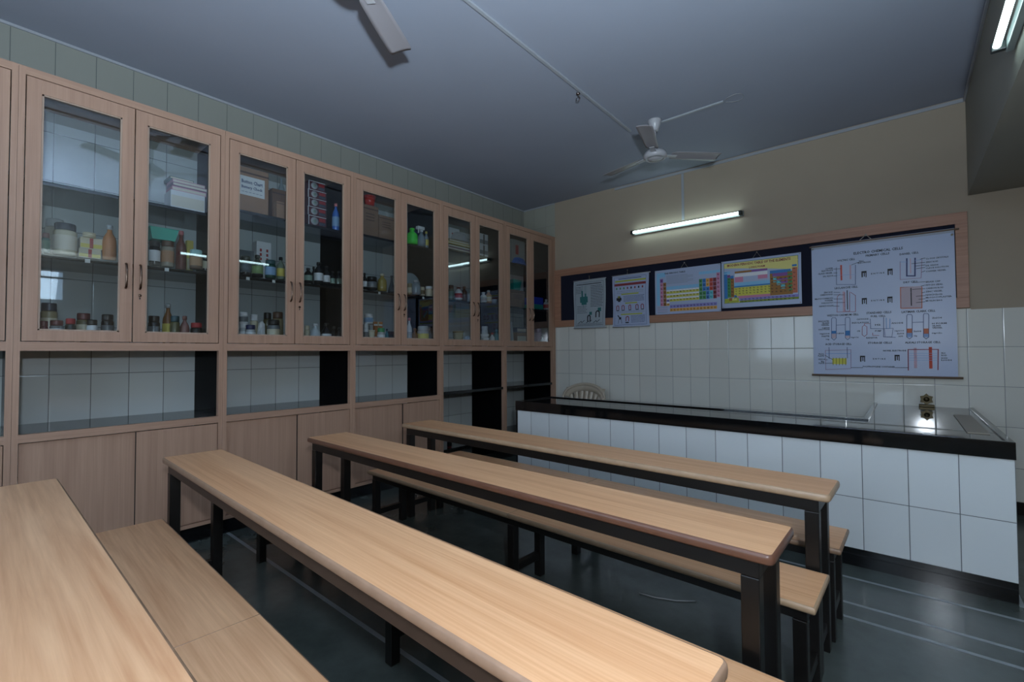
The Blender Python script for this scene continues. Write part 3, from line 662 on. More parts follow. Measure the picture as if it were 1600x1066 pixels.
# ---------------- notice board ----------------
NV=mat('navy_felt',(14,18,38),rough=.95,noise=.15,nscale=120)
e=empty('notice_board',(2.1,0,1.66),'long navy felt notice board in a wooden frame on the back wall','notice board')
def wl(mb,name,m,par): 
    o=mb.build(name,m,par); o.location=(-par.location.x,-par.location.y,-par.location.z); return o
f=MB(); y0,y1=-.026,-.001
f.box(.004,4.19,y0,y1,2.365,2.46,bev=.002);f.box(.004,4.19,y0,y1,1.655,1.742,bev=.002);f.box(.004,.108,y0,y1,1.742,2.365,bev=.002);f.box(4.114,4.19,y0,y1,1.742,2.365,bev=.002)
wl(f,'frame',BOARDW,e); wl(MB().box(.1,4.12,-.014,-.002,1.735,2.37),'felt_panel',NV,e)
# ---------------- charts ----------------
INK={'k':mat('ink_black',(22,24,34),rough=.6),'r':mat('ink_red',(190,70,50),rough=.6),'p':mat('ink_pink',(190,160,175),rough=.6),'b':mat('ink_navy',(50,62,110),rough=.6),
 'lb':mat('ink_pale_blue',(130,160,205),rough=.6),'rb':mat('ink_mauve',(140,110,140),rough=.6),'rd':mat('ink_brown_red',(140,70,85),rough=.6),'po':mat('ink_peach',(186,172,182),rough=.6),
 'o':mat('ink_orange',(190,110,80),rough=.6),'bl':mat('ink_blue',(50,120,185),rough=.6),'y':mat('ink_yellow',(205,200,80),rough=.6),'yk':mat('ink_olive',(120,120,50),rough=.6),
 'te':mat('ink_teal',(40,105,105),rough=.6),'gr':mat('ink_green',(70,140,80),rough=.6),'ol':mat('ink_yellow_green',(170,180,60),rough=.6),'mr':mat('ink_maroon',(130,45,50),rough=.6),
 'pk':mat('ink_rose',(200,130,160),rough=.6),'pu':mat('ink_purple',(130,80,150),rough=.6),'vi':mat('ink_violet',(135,130,195),rough=.6),'am':mat('ink_amber',(215,160,70),rough=.6),
 'sk':mat('ink_sky',(130,190,225),rough=.6),'br':mat('ink_brown',(150,105,45),rough=.6),'cr':mat('ink_cream',(222,214,130),rough=.6),'gy':mat('ink_grey',(120,124,132),rough=.6),'w':mat('ink_white',(225,228,232),rough=.6),'lm':mat('ink_lime',(130,150,50),rough=.6),'cy':mat('ink_cyan',(90,190,200),rough=.6)}
PAPER=mat('chart_vinyl',(166,180,208),rough=.32); PAPER2=mat('chart_paper',(160,172,180),rough=.35)
GREYV=mat('chart_hem',(150,158,172),rough=.4); ROD=mat('chart_rod_wood',(120,100,84),rough=.5); STR=mat('string',(150,148,140),rough=.7); PIN=mat('pin_metal',(170,165,150),rough=.3,metal=1)
def sheet(name,w,h,m,parent,fn,nx=26,nz=26):
    mb=MB(); k=mb.mi(m); T=.0012
    A=[[mb.bm.verts.new(fn(w*i/nx,-h*j/nz)) for i in range(nx+1)] for j in range(nz+1)]
    B=[[mb.bm.verts.new(fn(w*i/nx,-h*j/nz)+Vector((0,T,0))) for i in range(nx+1)] for j in range(nz+1)]
    for j in range(nz):
        for i in range(nx):
            f=mb.bm.faces.new((A[j][i],A[j][i+1],A[j+1][i+1],A[j+1][i])); f.smooth=True
            mb.bm.faces.new((B[j][i],B[j+1][i],B[j+1][i+1],B[j][i+1]))
    return mb
def ripple(w,h,amp,ph,bow=0):
    def fn(x,z): return Vector((x+bow*math.sin((-z/h)*math.pi*1.7+ph)*(1 if x>w/2 else -1)*.5, -amp*(.5+.5*math.sin(z*7+ph+x*1.3))*min(1,-z/h*3+.05),z))
    return fn
def onfn(fn,d): return lambda x,z: fn(x,z)+Vector((0,-d,0))
# the large electro chemical chart
e=empty('wall_chart',(3.09,-.036,2.325),'largest white wall chart, electro chemical cells, hanging at the right of the notice board','wall chart',None)
CW,CH=1.018,1.250
fn=ripple(CW,CH,.006,.4)
mb=sheet('sheet',CW,CH,PAPER,e,fn); ink=onfn(fn,.0008); ink2=onfn(fn,.0012)
for qi,q in enumerate(BIG):
    ink=onfn(fn,.0006+qi*.000008); ink2=ink
    if q[0]=='T': put_text(mb,q[1],q[2],q[3],q[4],q[5],ink2,INK[q[6]])
    elif q[0]=='L': put_line(mb,q[1],q[2],ink2,INK[q[3]])
    else: put_rect(mb,*q[1:5],ink,INK[q[5]])
mb.build('printed_sheet',None,e)
MB().box(0,CW,-.006,.003,-.03,.004,bev=.001).build('top_hem',GREYV,e)
MB().tube([(-.015,-.002,-.006),(CW+.03,-.002,-.006)],.008,10).build('top_rod',ROD,e)
MB().tube([(-.015,-.006,-CH-.006),(CW+.03,-.006,-CH-.006)],.010,10).build('bottom_rod',ROD,e)
MB().tube([(CW*.37,-.003,.0),(CW*.42,.006,.05),(CW*.46,-.003,.0)],.004,6).build('hanging_string',STR,e)
MB().lathe([(0,-.004),(.010,-.004),(.010,.004),(0,.004)],(CW*.42,.006,.047),10,axis=Matrix.Rotation(math.pi/2,4,'X')).build('hook',PIN,e)
for x in (.012,CW-.014): MB().lathe([(0,-.003),(.008,-.003),(.009,.003),(0,.003)],(x,-.009,-.028 if x<.5 else -.05),12,axis=Matrix.Rotation(math.pi/2,4,'X')).build('eyelet',PIN,e)
def pins(e,w,h,names='pin'):
    for x in (.012,w-.012):
        for z in (-.012,-h+.012): MB().lathe([(0,0),(.006,0),(.006,.005),(0,.007)],(x,-.002,z),8,axis=Matrix.Rotation(math.pi/2,4,'X')).build('pin',PIN,e)
def vstring(e,cx,top,half=.04):
    MB().tube([(cx-half,0,.0),(cx,.006,top),(cx+half,0,.0)],.0016,5).build('hanging_string',STR,e)
    MB().lathe([(0,-.004),(.005,-.004),(.006,.004),(0,.004)],(cx,.006,top),8,axis=Matrix.Rotation(math.pi/2,4,'X')).build('nail',PIN,e)
# periodic table, left
W3,H3=.752,.53
e=empty('wall_chart',(1.488,-.034,2.274),'periodic table chart with white header and pale blue margins, left of the yellow one','wall chart',None)
fn=ripple(W3,H3,.004,1.0); mb=sheet('s',W3,H3,PAPER,e,fn); i1=onfn(fn,.0006); i2=onfn(fn,.001); i3=onfn(fn,.0014)
def uv(u,v): return u*W3,-v*H3
def cell(u0,v0,u1,v1,c,lay=i1): x0,z0=uv(u0,v1); x1,z1=uv(u1,v0); put_rect(mb,x0,z0,x1,z1,lay,INK[c])
SYM='H He Li Be B C N O F Ne Na Mg Al Si P S Cl Ar K Ca Sc Ti V Cr Mn Fe Co Ni Cu Zn Ga Ge As Se Br Kr Rb Sr Y Zr Nb Mo Tc Ru Rh Pd Ag Cd In Sn Sb Te I Xe Cs Ba La Hf Ta W Re Os Ir Pt Au Hg Tl Pb Bi Po At Rn Fr Ra Ac Ce Pr Nd Pm Sm Eu Gd Tb Dy Ho Er Tm Yb Lu Th Pa U Np Pu Am Cm Bk Cf Es Fm Md No Lr'.split()
POS={}
def place():
    rows=[(0,['H']+[None]*16+['He']),(1,['Li','Be']+[None]*10+'B C N O F Ne'.split()),(2,['Na','Mg']+[None]*10+'Al Si P S Cl Ar'.split()),
      (3,'K Ca Sc Ti V Cr Mn Fe Co Ni Cu Zn Ga Ge As Se Br Kr'.split()),(4,'Rb Sr Y Zr Nb Mo Tc Ru Rh Pd Ag Cd In Sn Sb Te I Xe'.split()),
      (5,'Cs Ba La Hf Ta W Re Os Ir Pt Au Hg Tl Pb Bi Po At Rn'.split()),(6,'Fr Ra Ac'.split())]
    for r,l in rows:
        for c,s_ in enumerate(l):
            if s_: POS[s_]=(c,r)
place()
LAN='Ce Pr Nd Pm Sm Eu Gd Tb Dy Ho Er Tm Yb Lu'.split(); ACT='Th Pa U Np Pu Am Cm Bk Cf Es Fm Md No Lr'.split()
def sym(s,u,v,w,h,c='k',lay=i3):
    x,z=uv(u,v); put_text(mb,s,x,z,w*W3,h*H3,lay,INK[c])
cell(.03,.06,.08,.80,'sk'); cell(.08,.06,.17,.16,'sk'); cell(.17,.24,.46,.24+.001,'sk')
put_text(mb,'THE PERIODIC TABLE',*uv(.32,.085),.33*W3,.035*H3,i2,INK['k'])
for k in range(7): x0,z0=uv(.19,.15+k*.028); x1,_=uv(.60 if k%3 else .52,0); put_line(mb,[(x0,z0),(x1,z0)],.003,i2,INK['gy'])
cu,cv=.0505,.0935; U0,V0=.085,.20
for s_,(c,r) in POS.items():
    colr={0:'pk',1:'br'}.get(c,'y')
    if c==17: colr='pk'
    elif c==16: colr='mr'
    elif c==15: colr='r' if r<4 else 'cy'
    elif c==14: colr='am' if r<3 else 'bl'
    elif c==13: colr='bl' if r<4 else 'gr'
    elif c==12: colr='gr'
    elif c==2 and r>4: colr='vi' if r==5 else 'am'
    if s_=='H': colr='pu'
    u=U0+c*cu; v=V0+r*.088+(0 if c not in(17,) else -.02)
    cell(u,v,u+cu*.94,v+.082,colr); sym(s_,u+cu*.45,v+.045,cu*(.5 if len(s_)>1 else .28),.034)
    if c>1 and c<12: cell(u,v,u+cu*.94,v+.03,'w',i2)
for k in range(10): u=U0+(2+k)*cu; cell(u,.385,u+cu*.94,.455,'sk',i2); 
for k in range(6): u=U0+(12+k)*cu; cell(u,.13,u+cu*.94,.19,'sk')
for j,(l,c) in enumerate(((LAN,'vi'),(ACT,'am'))):
    for k,s_ in enumerate(l):
        u=U0+(3.05+k)*cu; v=.80+j*.075; cell(u,v,u+cu*.94,v+.068,c); sym(s_,u+cu*.45,v+.036,cu*.5,.03)
for k in range(5): x0,z0=uv(.04,.84+k*.028); x1,_=uv(.2,0); put_line(mb,[(x0,z0),(x1,z0)],.003,i2,INK['pk' if k%2 else 'gy'])
mb.build('printed_sheet',None,e); pins(e,W3,H3); vstring(e,W3*.47,.06)
# periodic table, right
W4,H4=.752,.513
e=empty('wall_chart',(2.25,-.034,2.286),'yellow modern periodic table chart next to the largest chart','wall chart',None)
W3,H3=W4,H4
fn=ripple(W4,H4,.004,2.2); mb=sheet('s',W4,H4,PAPER,e,fn); i1=onfn(fn,.0006); i2=onfn(fn,.001); i3=onfn(fn,.0014)
cell(.035,.05,.965,.90,'cr')
put_line(mb,[uv(.035,.05),uv(.965,.05),uv(.965,.90),uv(.035,.90),uv(.035,.05)],.004,i2,INK['te'])
put_text(mb,'MODERN PERIODIC TABLE OF THE ELEMENTS',*uv(.48,.10),.80*W4,.055*H4,i3,INK['mr'])
put_text(mb,'LONG FORM',*uv(.47,.185),.2*W4,.04*H4,i3,INK['mr'])
def c4(*a): cell(*a,i2)
c4(.18,.24,.40,.28,'br');c4(.40,.24,.60,.28,'pu');c4(.18,.29,.60,.36,'w');c4(.18,.36,.29,.47,'pk');c4(.48,.36,.60,.44,'pk')
c4(.035,.24,.08,.86,'bl');c4(.035,.22,.12,.28,'sk');c4(.08,.36,.125,.78,'gr');c4(.08,.30,.12,.36,'pu');c4(.12,.32,.165,.38,'bl');c4(.125,.38,.17,.78,'br')
c4(.17,.48,.63,.55,'sk');c4(.17,.55,.63,.58,'bl');c4(.17,.58,.63,.76,'y');c4(.22,.76,.63,.81,'pk');c4(.24,.81,.965,.86,'vi');c4(.24,.86,.965,.90,'lm')
c4(.17,.72,.20,.78,'bl');c4(.17,.78,.21,.84,'lm')
c4(.63,.36,.90,.80,'br');c4(.63,.30,.88,.36,'bl')
for a in ((.66,.36,.84,.42),(.70,.42,.84,.50),(.75,.50,.84,.57)): c4(*a,'pu')
for a in ((.67,.42,.71,.54),(.71,.50,.76,.60),(.76,.57,.81,.68)): c4(*a,'cy')
c4(.84,.34,.895,.72,'gr');c4(.895,.22,.95,.26,'bl');c4(.895,.28,.955,.78,'o')
def c5(*a): cell(*a,i3)
c5(.04,.80,.23,.89,'ol');c5(.10,.79,.14,.86,'br');c5(.07,.86,.18,.89,'te');c5(.14,.80,.21,.85,'cr')
i4=onfn(fn,.0018)
def sy4(s_,u,v): x,z=uv(u,v); put_text(mb,s_,x,z,.022*W4,.028*H4,i4,INK['k'])
for s_,(c,r) in POS.items():
    if 3<=r<=6 and 2<=c<12: sy4(s_,.195+(c-2)*.047,.61+(r-3)*.05)
    elif c>=12: sy4(s_,.655+(c-12)*.053,.40+r*.066 if c<17 else .30+r*.08)
    elif c<2: sy4(s_,.10+c*.045,.32+r*.068)
for j,l in enumerate((LAN,ACT)):
    for k,s_ in enumerate(l): sy4(s_,.27+k*.049,.835+j*.045)
mb.build('printed_sheet',None,e); pins(e,W4,H4); vstring(e,W4*.47,.06)
# two narrow scrolls with magnets
def magnet(mb,cx,cz,s,lay,c,tip='k',rot=0):
    pts=[(cx-s*.5,cz-s),(cx-s*.5,cz)]+[(cx+s*.5*math.cos(a),cz+s*.5*math.sin(a)) for a in [math.pi*(1-k/6) for k in range(7)]]+[(cx+s*.5,cz),(cx+s*.5,cz-s)]
    pts=[(cx+(x-cx)*math.cos(rot)-(z-cz)*math.sin(rot),cz+(x-cx)*math.sin(rot)+(z-cz)*math.cos(rot)) for x,z in pts]
    put_line(mb,pts,s*.32,lay,INK[c])
def textlines(mb,x0,x1,z0,n,dz,lay,c,w=.003,seed=0):
    rr=random.Random(seed)
    for k in range(n):
        x=x0; z=z0-k*dz
        while x<x1-.01:
            l=rr.uniform(.012,.035); put_line(mb,[(x,z),(min(x+l,x1),z)],w,lay,INK[c]); x+=l+.008
e=empty('wall_chart',(.335,-.036,2.266),'narrow scroll chart with teal drawing at the left end of the notice board','wall chart',None)
w_,h_=.482,.642; fn=ripple(w_,h_,.012,.3,.012); mb=sheet('s',w_,h_,PAPER2,e,fn); i1=onfn(fn,.0008); i2=onfn(fn,.0013)
put_line(mb,[(.03,-.03),(.45,-.03),(.45,-.61),(.03,-.61),(.03,-.03)],.003,i1,INK['k'])
textlines(mb,.05,.43,-.055,1,.02,i1,'k',.010,1); textlines(mb,.04,.13,-.09,5,.02,i1,'k',.005,2); textlines(mb,.26,.44,-.085,14,.021,i1,'k',.006,3)
put_rect(mb,.10,-.30,.22,-.22,i1,INK['te']);put_rect(mb,.12,-.33,.20,-.30,i1,INK['te']);put_rect(mb,.125,-.22,.15,-.14,i1,INK['te']);put_rect(mb,.175,-.22,.20,-.18,i1,INK['te'])
put_line(mb,[(.13,-.14),(.13,-.07)],.003,i1,INK['te']);put_line(mb,[(.145,-.14),(.145,-.07)],.003,i1,INK['te']);put_line(mb,[(.18,-.18),(.18,-.07)],.003,i1,INK['te']);put_line(mb,[(.195,-.18),(.195,-.07)],.003,i1,INK['te']);put_line(mb,[(.15,-.33),(.15,-.36)],.006,i1,INK['te'])
textlines(mb,.05,.2,-.35,5,.022,i1,'k',.005,4)
magnet(mb,.235,-.50,.05,i2,'k');magnet(mb,.37,-.45,.05,i2,'k')
put_rect(mb,.235,-.47,.285,-.43,i1,INK['te']);put_rect(mb,.37,-.43,.42,-.38,i1,INK['te'])
for x in (.07,.19,.31): put_line(mb,[(x,-.575),(x+.04,-.55),(x+.05,-.57),(x+.09,-.54)],.007,i1,INK['k'])
textlines(mb,.05,.43,-.585,2,.015,i1,'k',.004,6)
mb.build('printed_sheet',None,e)
MB().tube([(-.005,0,.002),(w_+.01,0,.002)],.006,8).build('top_rod',PVC,e); MB().tube([(-.005,-.004,-h_),(w_+.01,-.004,-h_)],.007,8).build('bottom_rod',PVC,e); vstring(e,w_*.5,.05,.006)
e=empty('wall_chart',(.923,-.036,2.272),'narrow scroll chart with horseshoe magnets, second from the left on the notice board','wall chart',None)
w_,h_=.487,.655; fn=ripple(w_,h_,.010,1.9,.008); mb=sheet('s',w_,h_,PAPER,e,fn); i1=onfn(fn,.0008); i2=onfn(fn,.0013)
put_line(mb,[(.025,-.025),(.45,-.025),(.45,-.63),(.025,-.63),(.025,-.025)],.003,i1,INK['b'])
textlines(mb,.09,.39,-.045,1,.02,i1,'b',.008,1)
put_rect(mb,.04,-.085,.45,-.065,i1,INK['ol']);put_rect(mb,.03,-.135,.45,-.105,i1,INK['mr'])
for k in range(8):
    x=.05+k*.05; put_rect(mb,x,-.18,x+.018,-.155,i1,INK['gr' if k<3 else ('mr' if k%2 else 'k')])
textlines(mb,.06,.43,-.205,2,.02,i1,'gy',.003,2); put_rect(mb,.12,-.25,.36,-.235,i1,INK['ol'])
put_rect(mb,.05,-.32,.12,-.285,i1,INK['k']);put_rect(mb,.07,-.335,.105,-.265,i1,INK['k']);put_rect(mb,.08,-.29,.092,-.26,i2,INK['ol'])
textlines(mb,.15,.43,-.27,5,.016,i1,'b',.005,3); put_rect(mb,.17,-.365,.34,-.35,i1,INK['ol'])
for x in (.065,.14,.235,.335,.405): magnet(mb,x,-.40,.032,i2,'rd'); put_rect(mb,x-.02,-.45,x+.02,-.44,i1,INK['k'])
textlines(mb,.05,.43,-.46,2,.014,i1,'gy',.003,4); put_rect(mb,.11,-.505,.4,-.49,i1,INK['ol'])
put_rect(mb,.085,-.56,.115,-.53,i1,INK['k']);put_line(mb,[(.07,-.51),(.09,-.535)],.012,i1,INK['k']);put_line(mb,[(.085,-.56),(.075,-.61)],.005,i1,INK['k']);put_line(mb,[(.115,-.56),(.125,-.61)],.005,i1,INK['k'])
magnet(mb,.2,-.545,.036,i2,'rd');put_rect(mb,.175,-.61,.22,-.595,i1,INK['k']);textlines(mb,.25,.43,-.52,6,.016,i1,'b',.005,5)
mb.build('printed_sheet',None,e)
MB().tube([(-.01,0,.002),(w_+.02,0,.002)],.006,8).build('top_rod',PVC,e); MB().tube([(-.005,-.004,-h_),(w_+.005,-.004,-h_)],.007,8).build('bottom_rod',PVC,e); vstring(e,w_*.42,.06,.006)
# ---------------- cabinets ----------------
P=[-6.2735,-5.2360,-4.1981,-3.1614,-2.1205,-1.0876,0.0]
HW=.027; ZT=2.94
SH1={-1:2.335,0:2.315,1:2.395,2:2.41,3:2.455,4:2.455}
SEAMSH=mat('seam_shade',(40,34,30),rough=.6)  # dark tone painting the gap shade between the sliding doors
def cabinet(i,label):
    a,b=P[i+1],P[i+2]; 
    e=empty('storage_cabinet',(0,(a+b)/2,0),label,'cabinet','built-in storage cabinets along the left wall')
    oy=-(a+b)/2
    def B(mb,name,m,par=e): 
        o=mb.build(name,m,par)
        if par is e: o.location=(0,oy,0)
        return o
    lower=i<3
    last=i==4
    yl=a if i>-1 else a; yr=b-(HW*1.2 if last else 0)
    # face frame: left post (half) and right post (half) belong to each unit
    f=MB()
    pl,pr=a+HW, (b-.075 if last else b-HW)
    f.box(-.04,.0,a+.0006,pl,.1,ZT); f.box(-.04,.0,pr,b-.0006,.1,ZT)
    B(f,'posts',CABW)
    B(MB().box(-.035,-.0008,pl,pr,2.895,ZT),'rail',CABH); B(MB().box(-.035,-.0008,pl,pr,1.322,1.374),'rail',CABH); B(MB().box(XL+.02,-.0405,a+.0006,b-.0006,2.92,2.938),'top_panel',CABH)
    if lower: B(MB().box(-.035,-.0008,pl,pr,.805,.851),'rail',CABH); B(MB().box(-.035,-.0008,pl,pr,.1,.125),'rail',CABH)
    B(MB().box(-.04,-.012,a+.0006,b-.0006,0,.0995),'kick_plate',GRAN)
    # granite divider and shelves
    B(MB().box(XL,-.041,b-.02,b-.0006,.0,2.919),'side_panel',GRANS)
    B(MB().box(XL,-.036,a+.0006,b-.0205,1.34,1.374),'cabinet_floor',GRAN2)
    for z in (SH1[i],1.888):
        B(MB().box(XL,-.045,a+.0006,b-.0205,z-.022,z,bev=.002),'shelf',GRAN2)
    if lower: B(MB().box(XL,-.0365,a+.0006,b-.0205,.82,.851),'counter_shelf',GRAN2)
    else:
        B(MB().box(XL,-.012,a+.03,b-.0205 if not last else b-.076,.845,.878,bev=.003),'counter_shelf',GRAN2)
        B(MB().box(XL,-.045,a+.0006,b-.0205,.215,.248,bev=.003),'low_shelf',GRAN)
    # glazed doors
    mid=(pl+pr)/2
    for d,(y0,y1) in enumerate(((pl+.0045,mid-.0028),(mid+.0028,pr-.0045))):
        z0,z1=1.378,2.890; s=.062 ; t0=-.022; t1=0
        D=MB(); D.box(t0,t1,y0,y0+s,z0,z1,bev=.0015); D.box(t0,t1,y1-s,y1,z0,z1,bev=.0015); D.box(t0,t1,y0+s-.001,y1-s+.001,z1-.082,z1,bev=.0015); D.box(t0,t1,y0+s-.001,y1-s+.001,z0,z0+.062,bev=.0015)
        D=B(D,'glass_door',CABW)
        def C(mb,name,m): o=mb.build(name,m,D); return o
        g0,g1,h0,h1=y0+s,y1-s,z0+.062,z1-.082; k=.009
        bd=MB(); bd.box(-.014,-.004,g0,g0+k,h0,h1);bd.box(-.014,-.004,g1-k,g1,h0,h1);bd.box(-.014,-.004,g0,g1,h0,h0+k);bd.box(-.014,-.004,g0,g1,h1-k,h1)
        C(bd,'glazing_bead',BEAD)
        C(MB().box(-.018,-.0145,g0,g1,h0,h1),'glass_pane',GLASS)
        hy=y1-.033 if d==0 else y0+.033
        C(MB().tube([(0,hy,1.722),(.014,hy,1.728),(.024,hy,1.76),(.028,hy,1.80),(.024,hy,1.84),(.014,hy,1.872),(0,hy,1.878)],[.007,.0065,.006,.006,.006,.0065,.007],8),'handle',HANDLE)
        if d==1 and i in(0,1,2,3,-1): 
            C(MB().lathe([(0,0),(.009,0),(.009,.003),(.003,.004),(0,.004)],(0,hy,1.68),12,axis=Matrix.Rotation(math.pi/2,4,'Y')),'lock',HANDLE)
            C(MB().box(.0,.002,hy-.003,hy+.003,1.655,1.668),'keyhole',INK['k'])
    # sliding wooden doors below
    if lower:
        mid=(pl+pr)/2+.03
        B(MB().box(-.034,-.022,pl+.003,mid+.02,.130,.799),'sliding_door',CABW)
        sd=B(MB().box(-.018,-.006,mid,pr-.003,.130,.799,bev=.001),'sliding_door',CABW)
        MB().box(-.0185,-.0055,mid-.0035,mid-.0002,.130,.799).build('seam_shade_strip',SEAMSH,sd)  # thin dark strip standing in for shade where the two doors overlap
    # number stickers on the shelf edges
    return e
BEAD=wood('bead_wood',(150,128,112),(176,154,136),2,rough=.5); HANDLE=mat('bronze_handle',(120,100,88),rough=.25,metal=1)
names=['glass door cabinet at the left edge of the photo, mostly cut off by the frame','nearest full glass door cabinet, first from the left','glass door cabinet second from the left, with cartons on its top shelf','middle glass door cabinet, with the green spray bottle','glass door cabinet fourth from the left, open below without wooden doors','last glass door cabinet, against the tiled back wall']
CABS=[cabinet(i-1,n) for i,n in enumerate(names)]
STK=mat('white_sticker',(215,218,215),rough=.5)
for ci,y,z in ((0,-4.93,1.885),(0,-4.53,1.885),(0,-4.97,1.4),(0,-4.52,1.4),(0,-4.40,1.4),(1,-4.02,1.885),(1,-3.83,1.885),(1,-3.87,1.4),(2,-2.86,1.885),(2,-2.33,1.885)):
    c=CABS[ci+1]; cy=c.location.y; x=-.0445
    if z<1.5: o=MB().box(-.044,-.043,y-.012,y+.012,z-.024,z+.002).build('number_sticker',STK,c)
    else: o=MB().box(x,x+.001,y-.012,y+.012,z-.022,z+.001).build('number_sticker',STK,c)
    o.location=(0,-cy,0)
# ---------------- things on the shelves ----------------
CC=dict(beige=(150,142,126),clear=(160,165,165),cream=(205,196,170),cream2=(215,208,190),darkblue=(40,50,66),teal=(60,105,100),maroon=(92,34,38),green=(60,110,90),red=(165,45,48),yellow=(205,190,90),orange=(185,120,70),khaki=(150,138,104),grey=(110,115,118),white=(222,225,226),dark=(24,24,28),black=(18,18,20),olive=(96,92,60),brown=(92,66,50),tan=(170,130,96),mint=(70,170,150),redbrown=(120,64,56),pinkc=(190,110,110),tealw=(150,195,195),amber=(130,86,40),darkteal=(30,70,76),pinkbrown=(130,90,84),card=(160,124,96),card2=(124,90,66),card3=(138,110,90),grey2=(70,80,92),slate=(70,82,96),greeny=(120,150,90),dkgreen=(30,74,62),bluel=(130,165,200),greygreen=(110,125,110),redtxt=(180,60,70),greyw=(180,184,186),navy=(24,34,82),maroonbox=(84,36,48),blue=(60,110,190),palegreen=(140,165,150),milk=(190,200,205),redor=(190,50,36),gold=(160,140,70),slateg=(60,72,82),greenc=(40,150,90),tealb=(40,120,130),limeg=(70,215,70),greyb=(130,145,155),clearg=(150,165,170),greyw2=(160,160,155),bluew=(160,180,205),mauve=(140,110,130),pink=(205,150,165),tealtray=(30,150,140),blueb=(30,60,180),darkg=(30,60,50))
def cm(n,rough=.35):
    return mat('col_'+n,CC[n],rough=rough,noise=.06,nscale=40)
def item(kind,x,y,w,z,h,c1,c2,c3,label,grp):
    G={'0':'bottom','1':'top','2':'middle'}
    group='contents of the %s shelf of cabinet %s'%(G[grp[1]],['one','two','three','four','five'][int(grp[0])])
    cat={'jar':'jar','bottle':'bottle','spray':'spray bottle','carton':'box','bigbox':'box','disc':'box','book':'booklet','tray':'tray','flask':'flask','tub':'tub','cup':'cup','dish':'dish','packet':'packet','reel':'dish','lean':'paper'}[kind]
    nm={'jar':'storage_jar','bottle':'bottle','spray':'spray_bottle','carton':'carton','bigbox':'cardboard_box','disc':'apparatus_carton','book':'booklet','tray':'plastic_tray','flask':'glass_flask','tub':'plastic_tub','cup':'cup','dish':'round_dish','packet':'paper_packet','reel':'glass_dish','lean':'paper_sheets'}[kind]
    z+=.0008; r=w/2
    e=empty(nm,(x,y,z),label,cat,group)
    if kind=='jar':
        r=min(r,abs(x)-.024)
        lh=min(.16*h+.012,h*.32)
        MB().lathe([(0,0),(r*.94,0),(r,h*.03),(r,h-lh-.008),(r*.86,h-lh),(0,h-lh)],n=20).build('body',cm(c1,.22),e)
        MB().lathe([(0,h-lh),(r*.9,h-lh),(r*.93,h-lh*.8),(r*.93,h-lh*.15),(r*.86,h),(0,h)],n=20).build('lid',cm(c2,.35),e)
        MB().lathe([(r+.0006,h*.16),(r+.001,h*.17),(r+.001,h*.6),(r+.0006,h*.61)],n=20).build('paper_label',cm(c3,.6),e)
    elif kind=='bottle':
        r=min(r,abs(x)-.024); ch=min(.14*h,.03)
        nk=max(.006,r*.36)
        MB().lathe([(0,0),(r*.92,0),(r,h*.02),(r,h*.55),(r*.9,h*.64),(nk*1.2,h*.78),(nk,h*.82),(nk,h-ch),(0,h-ch)],n=18).build('body',cm(c1,.15),e)
        MB().lathe([(0,h-ch),(nk*1.35,h-ch),(nk*1.35,h-ch*.2),(nk*1.1,h),(0,h)],n=14).build('cap',cm(c2,.35),e)
        MB().lathe([(r+.0006,h*.14),(r+.001,h*.15),(r+.001,h*.48),(r+.0006,h*.49)],n=18).build('paper_label',cm(c3,.6),e)
    elif kind=='spray':
        r=min(r,.045)
        MB().lathe([(0,0),(r,0),(r,h*.3),(r*.75,h*.5),(r*.35,h*.66),(r*.3,h*.74),(0,h*.74)],n=18).build('body',cm(c1,.15),e)
        MB().box(-r*.5,r*.5,-r*1.3,r*.6,h*.84,h,bev=.004).box(-r*.25,r*.25,-r*.25,r*.25,h*.74,h*.86).box(-.004,.004,-r*1.0,-r*.75,h*.66,h*.84).build('trigger_head',cm(c2,.35),e)
    elif kind in('carton',):
        d=min(.1,max(.05,w)); b=MB(); b.box(-d,0,-w/2,w/2,0,h,bev=.002); b.build('body',cm(c1,.6),e)
        if c3=='redtxt':
            for s in (-1,1):
                for k in range(6): MB().box(.0,.0008,s*w*.22-w*.07,s*w*.22+w*.07,h*(.2+k*.11),h*(.27+k*.11)).build('printed_mark',cm('red',.6),e)
        else: MB().box(.0,.0008,-w*.08,w*.08,h*.05,h*.95).build('printed_band',cm(c2,.6),e); MB().box(.0,.0006,-w*.48,w*.48,h*.1,h*.45).build('paper_label',cm(c3,.6),e)
    elif kind=='bigbox':
        d=min(.22,w*1.1,XL*-1+x-.01)
        MB().box(-d,0,-w/2,w/2,0,h,bev=.003).build('body',cm(c1,.8),e)
        if c1.startswith('card'): MB().box(0,.0008,-w*.5,w*.5,h*.86,h*.90).build('flap_edge',cm('brown',.8),e)
        if 'handwritten' in label:
            MB().box(0,.001,-w*.5,w*.36,h*.38,h*.80).build('white_label',cm('white',.6),e)
            t=MB()
            for k,s_ in enumerate(('Button Chart','Battery Check')):
                put_text(t,s_,-w*.06,h*(.68-.13*k),w*.7,h*.085,lambda u,v:Vector((.0016,u,v)),INK['b'])
            for k in range(6): put_line(t,[(-w*.4+k*w*.12,h*.45),(-w*.33+k*w*.12,h*.45)],.003,lambda u,v:Vector((.0016,u,v)),INK['b'])
            t.build('handwriting',None,e)
        if c1=='card3':
            for k in range(3): MB().box(0,.0008,-w*.3,w*.25,h*(.5+k*.1),h*(.53+k*.1)).build('printed_line',cm('brown',.7),e)
        if 'red patch' in label: MB().box(0,.0008,-w*.25,-w*.02,h*.45,h*.8).build('red_patch',cm('red',.6),e)
    elif kind=='disc':
        MB().box(-.14,0,-w/2,w/2,0,h-.001,bev=.002).build('body',cm(c1,.5),e)
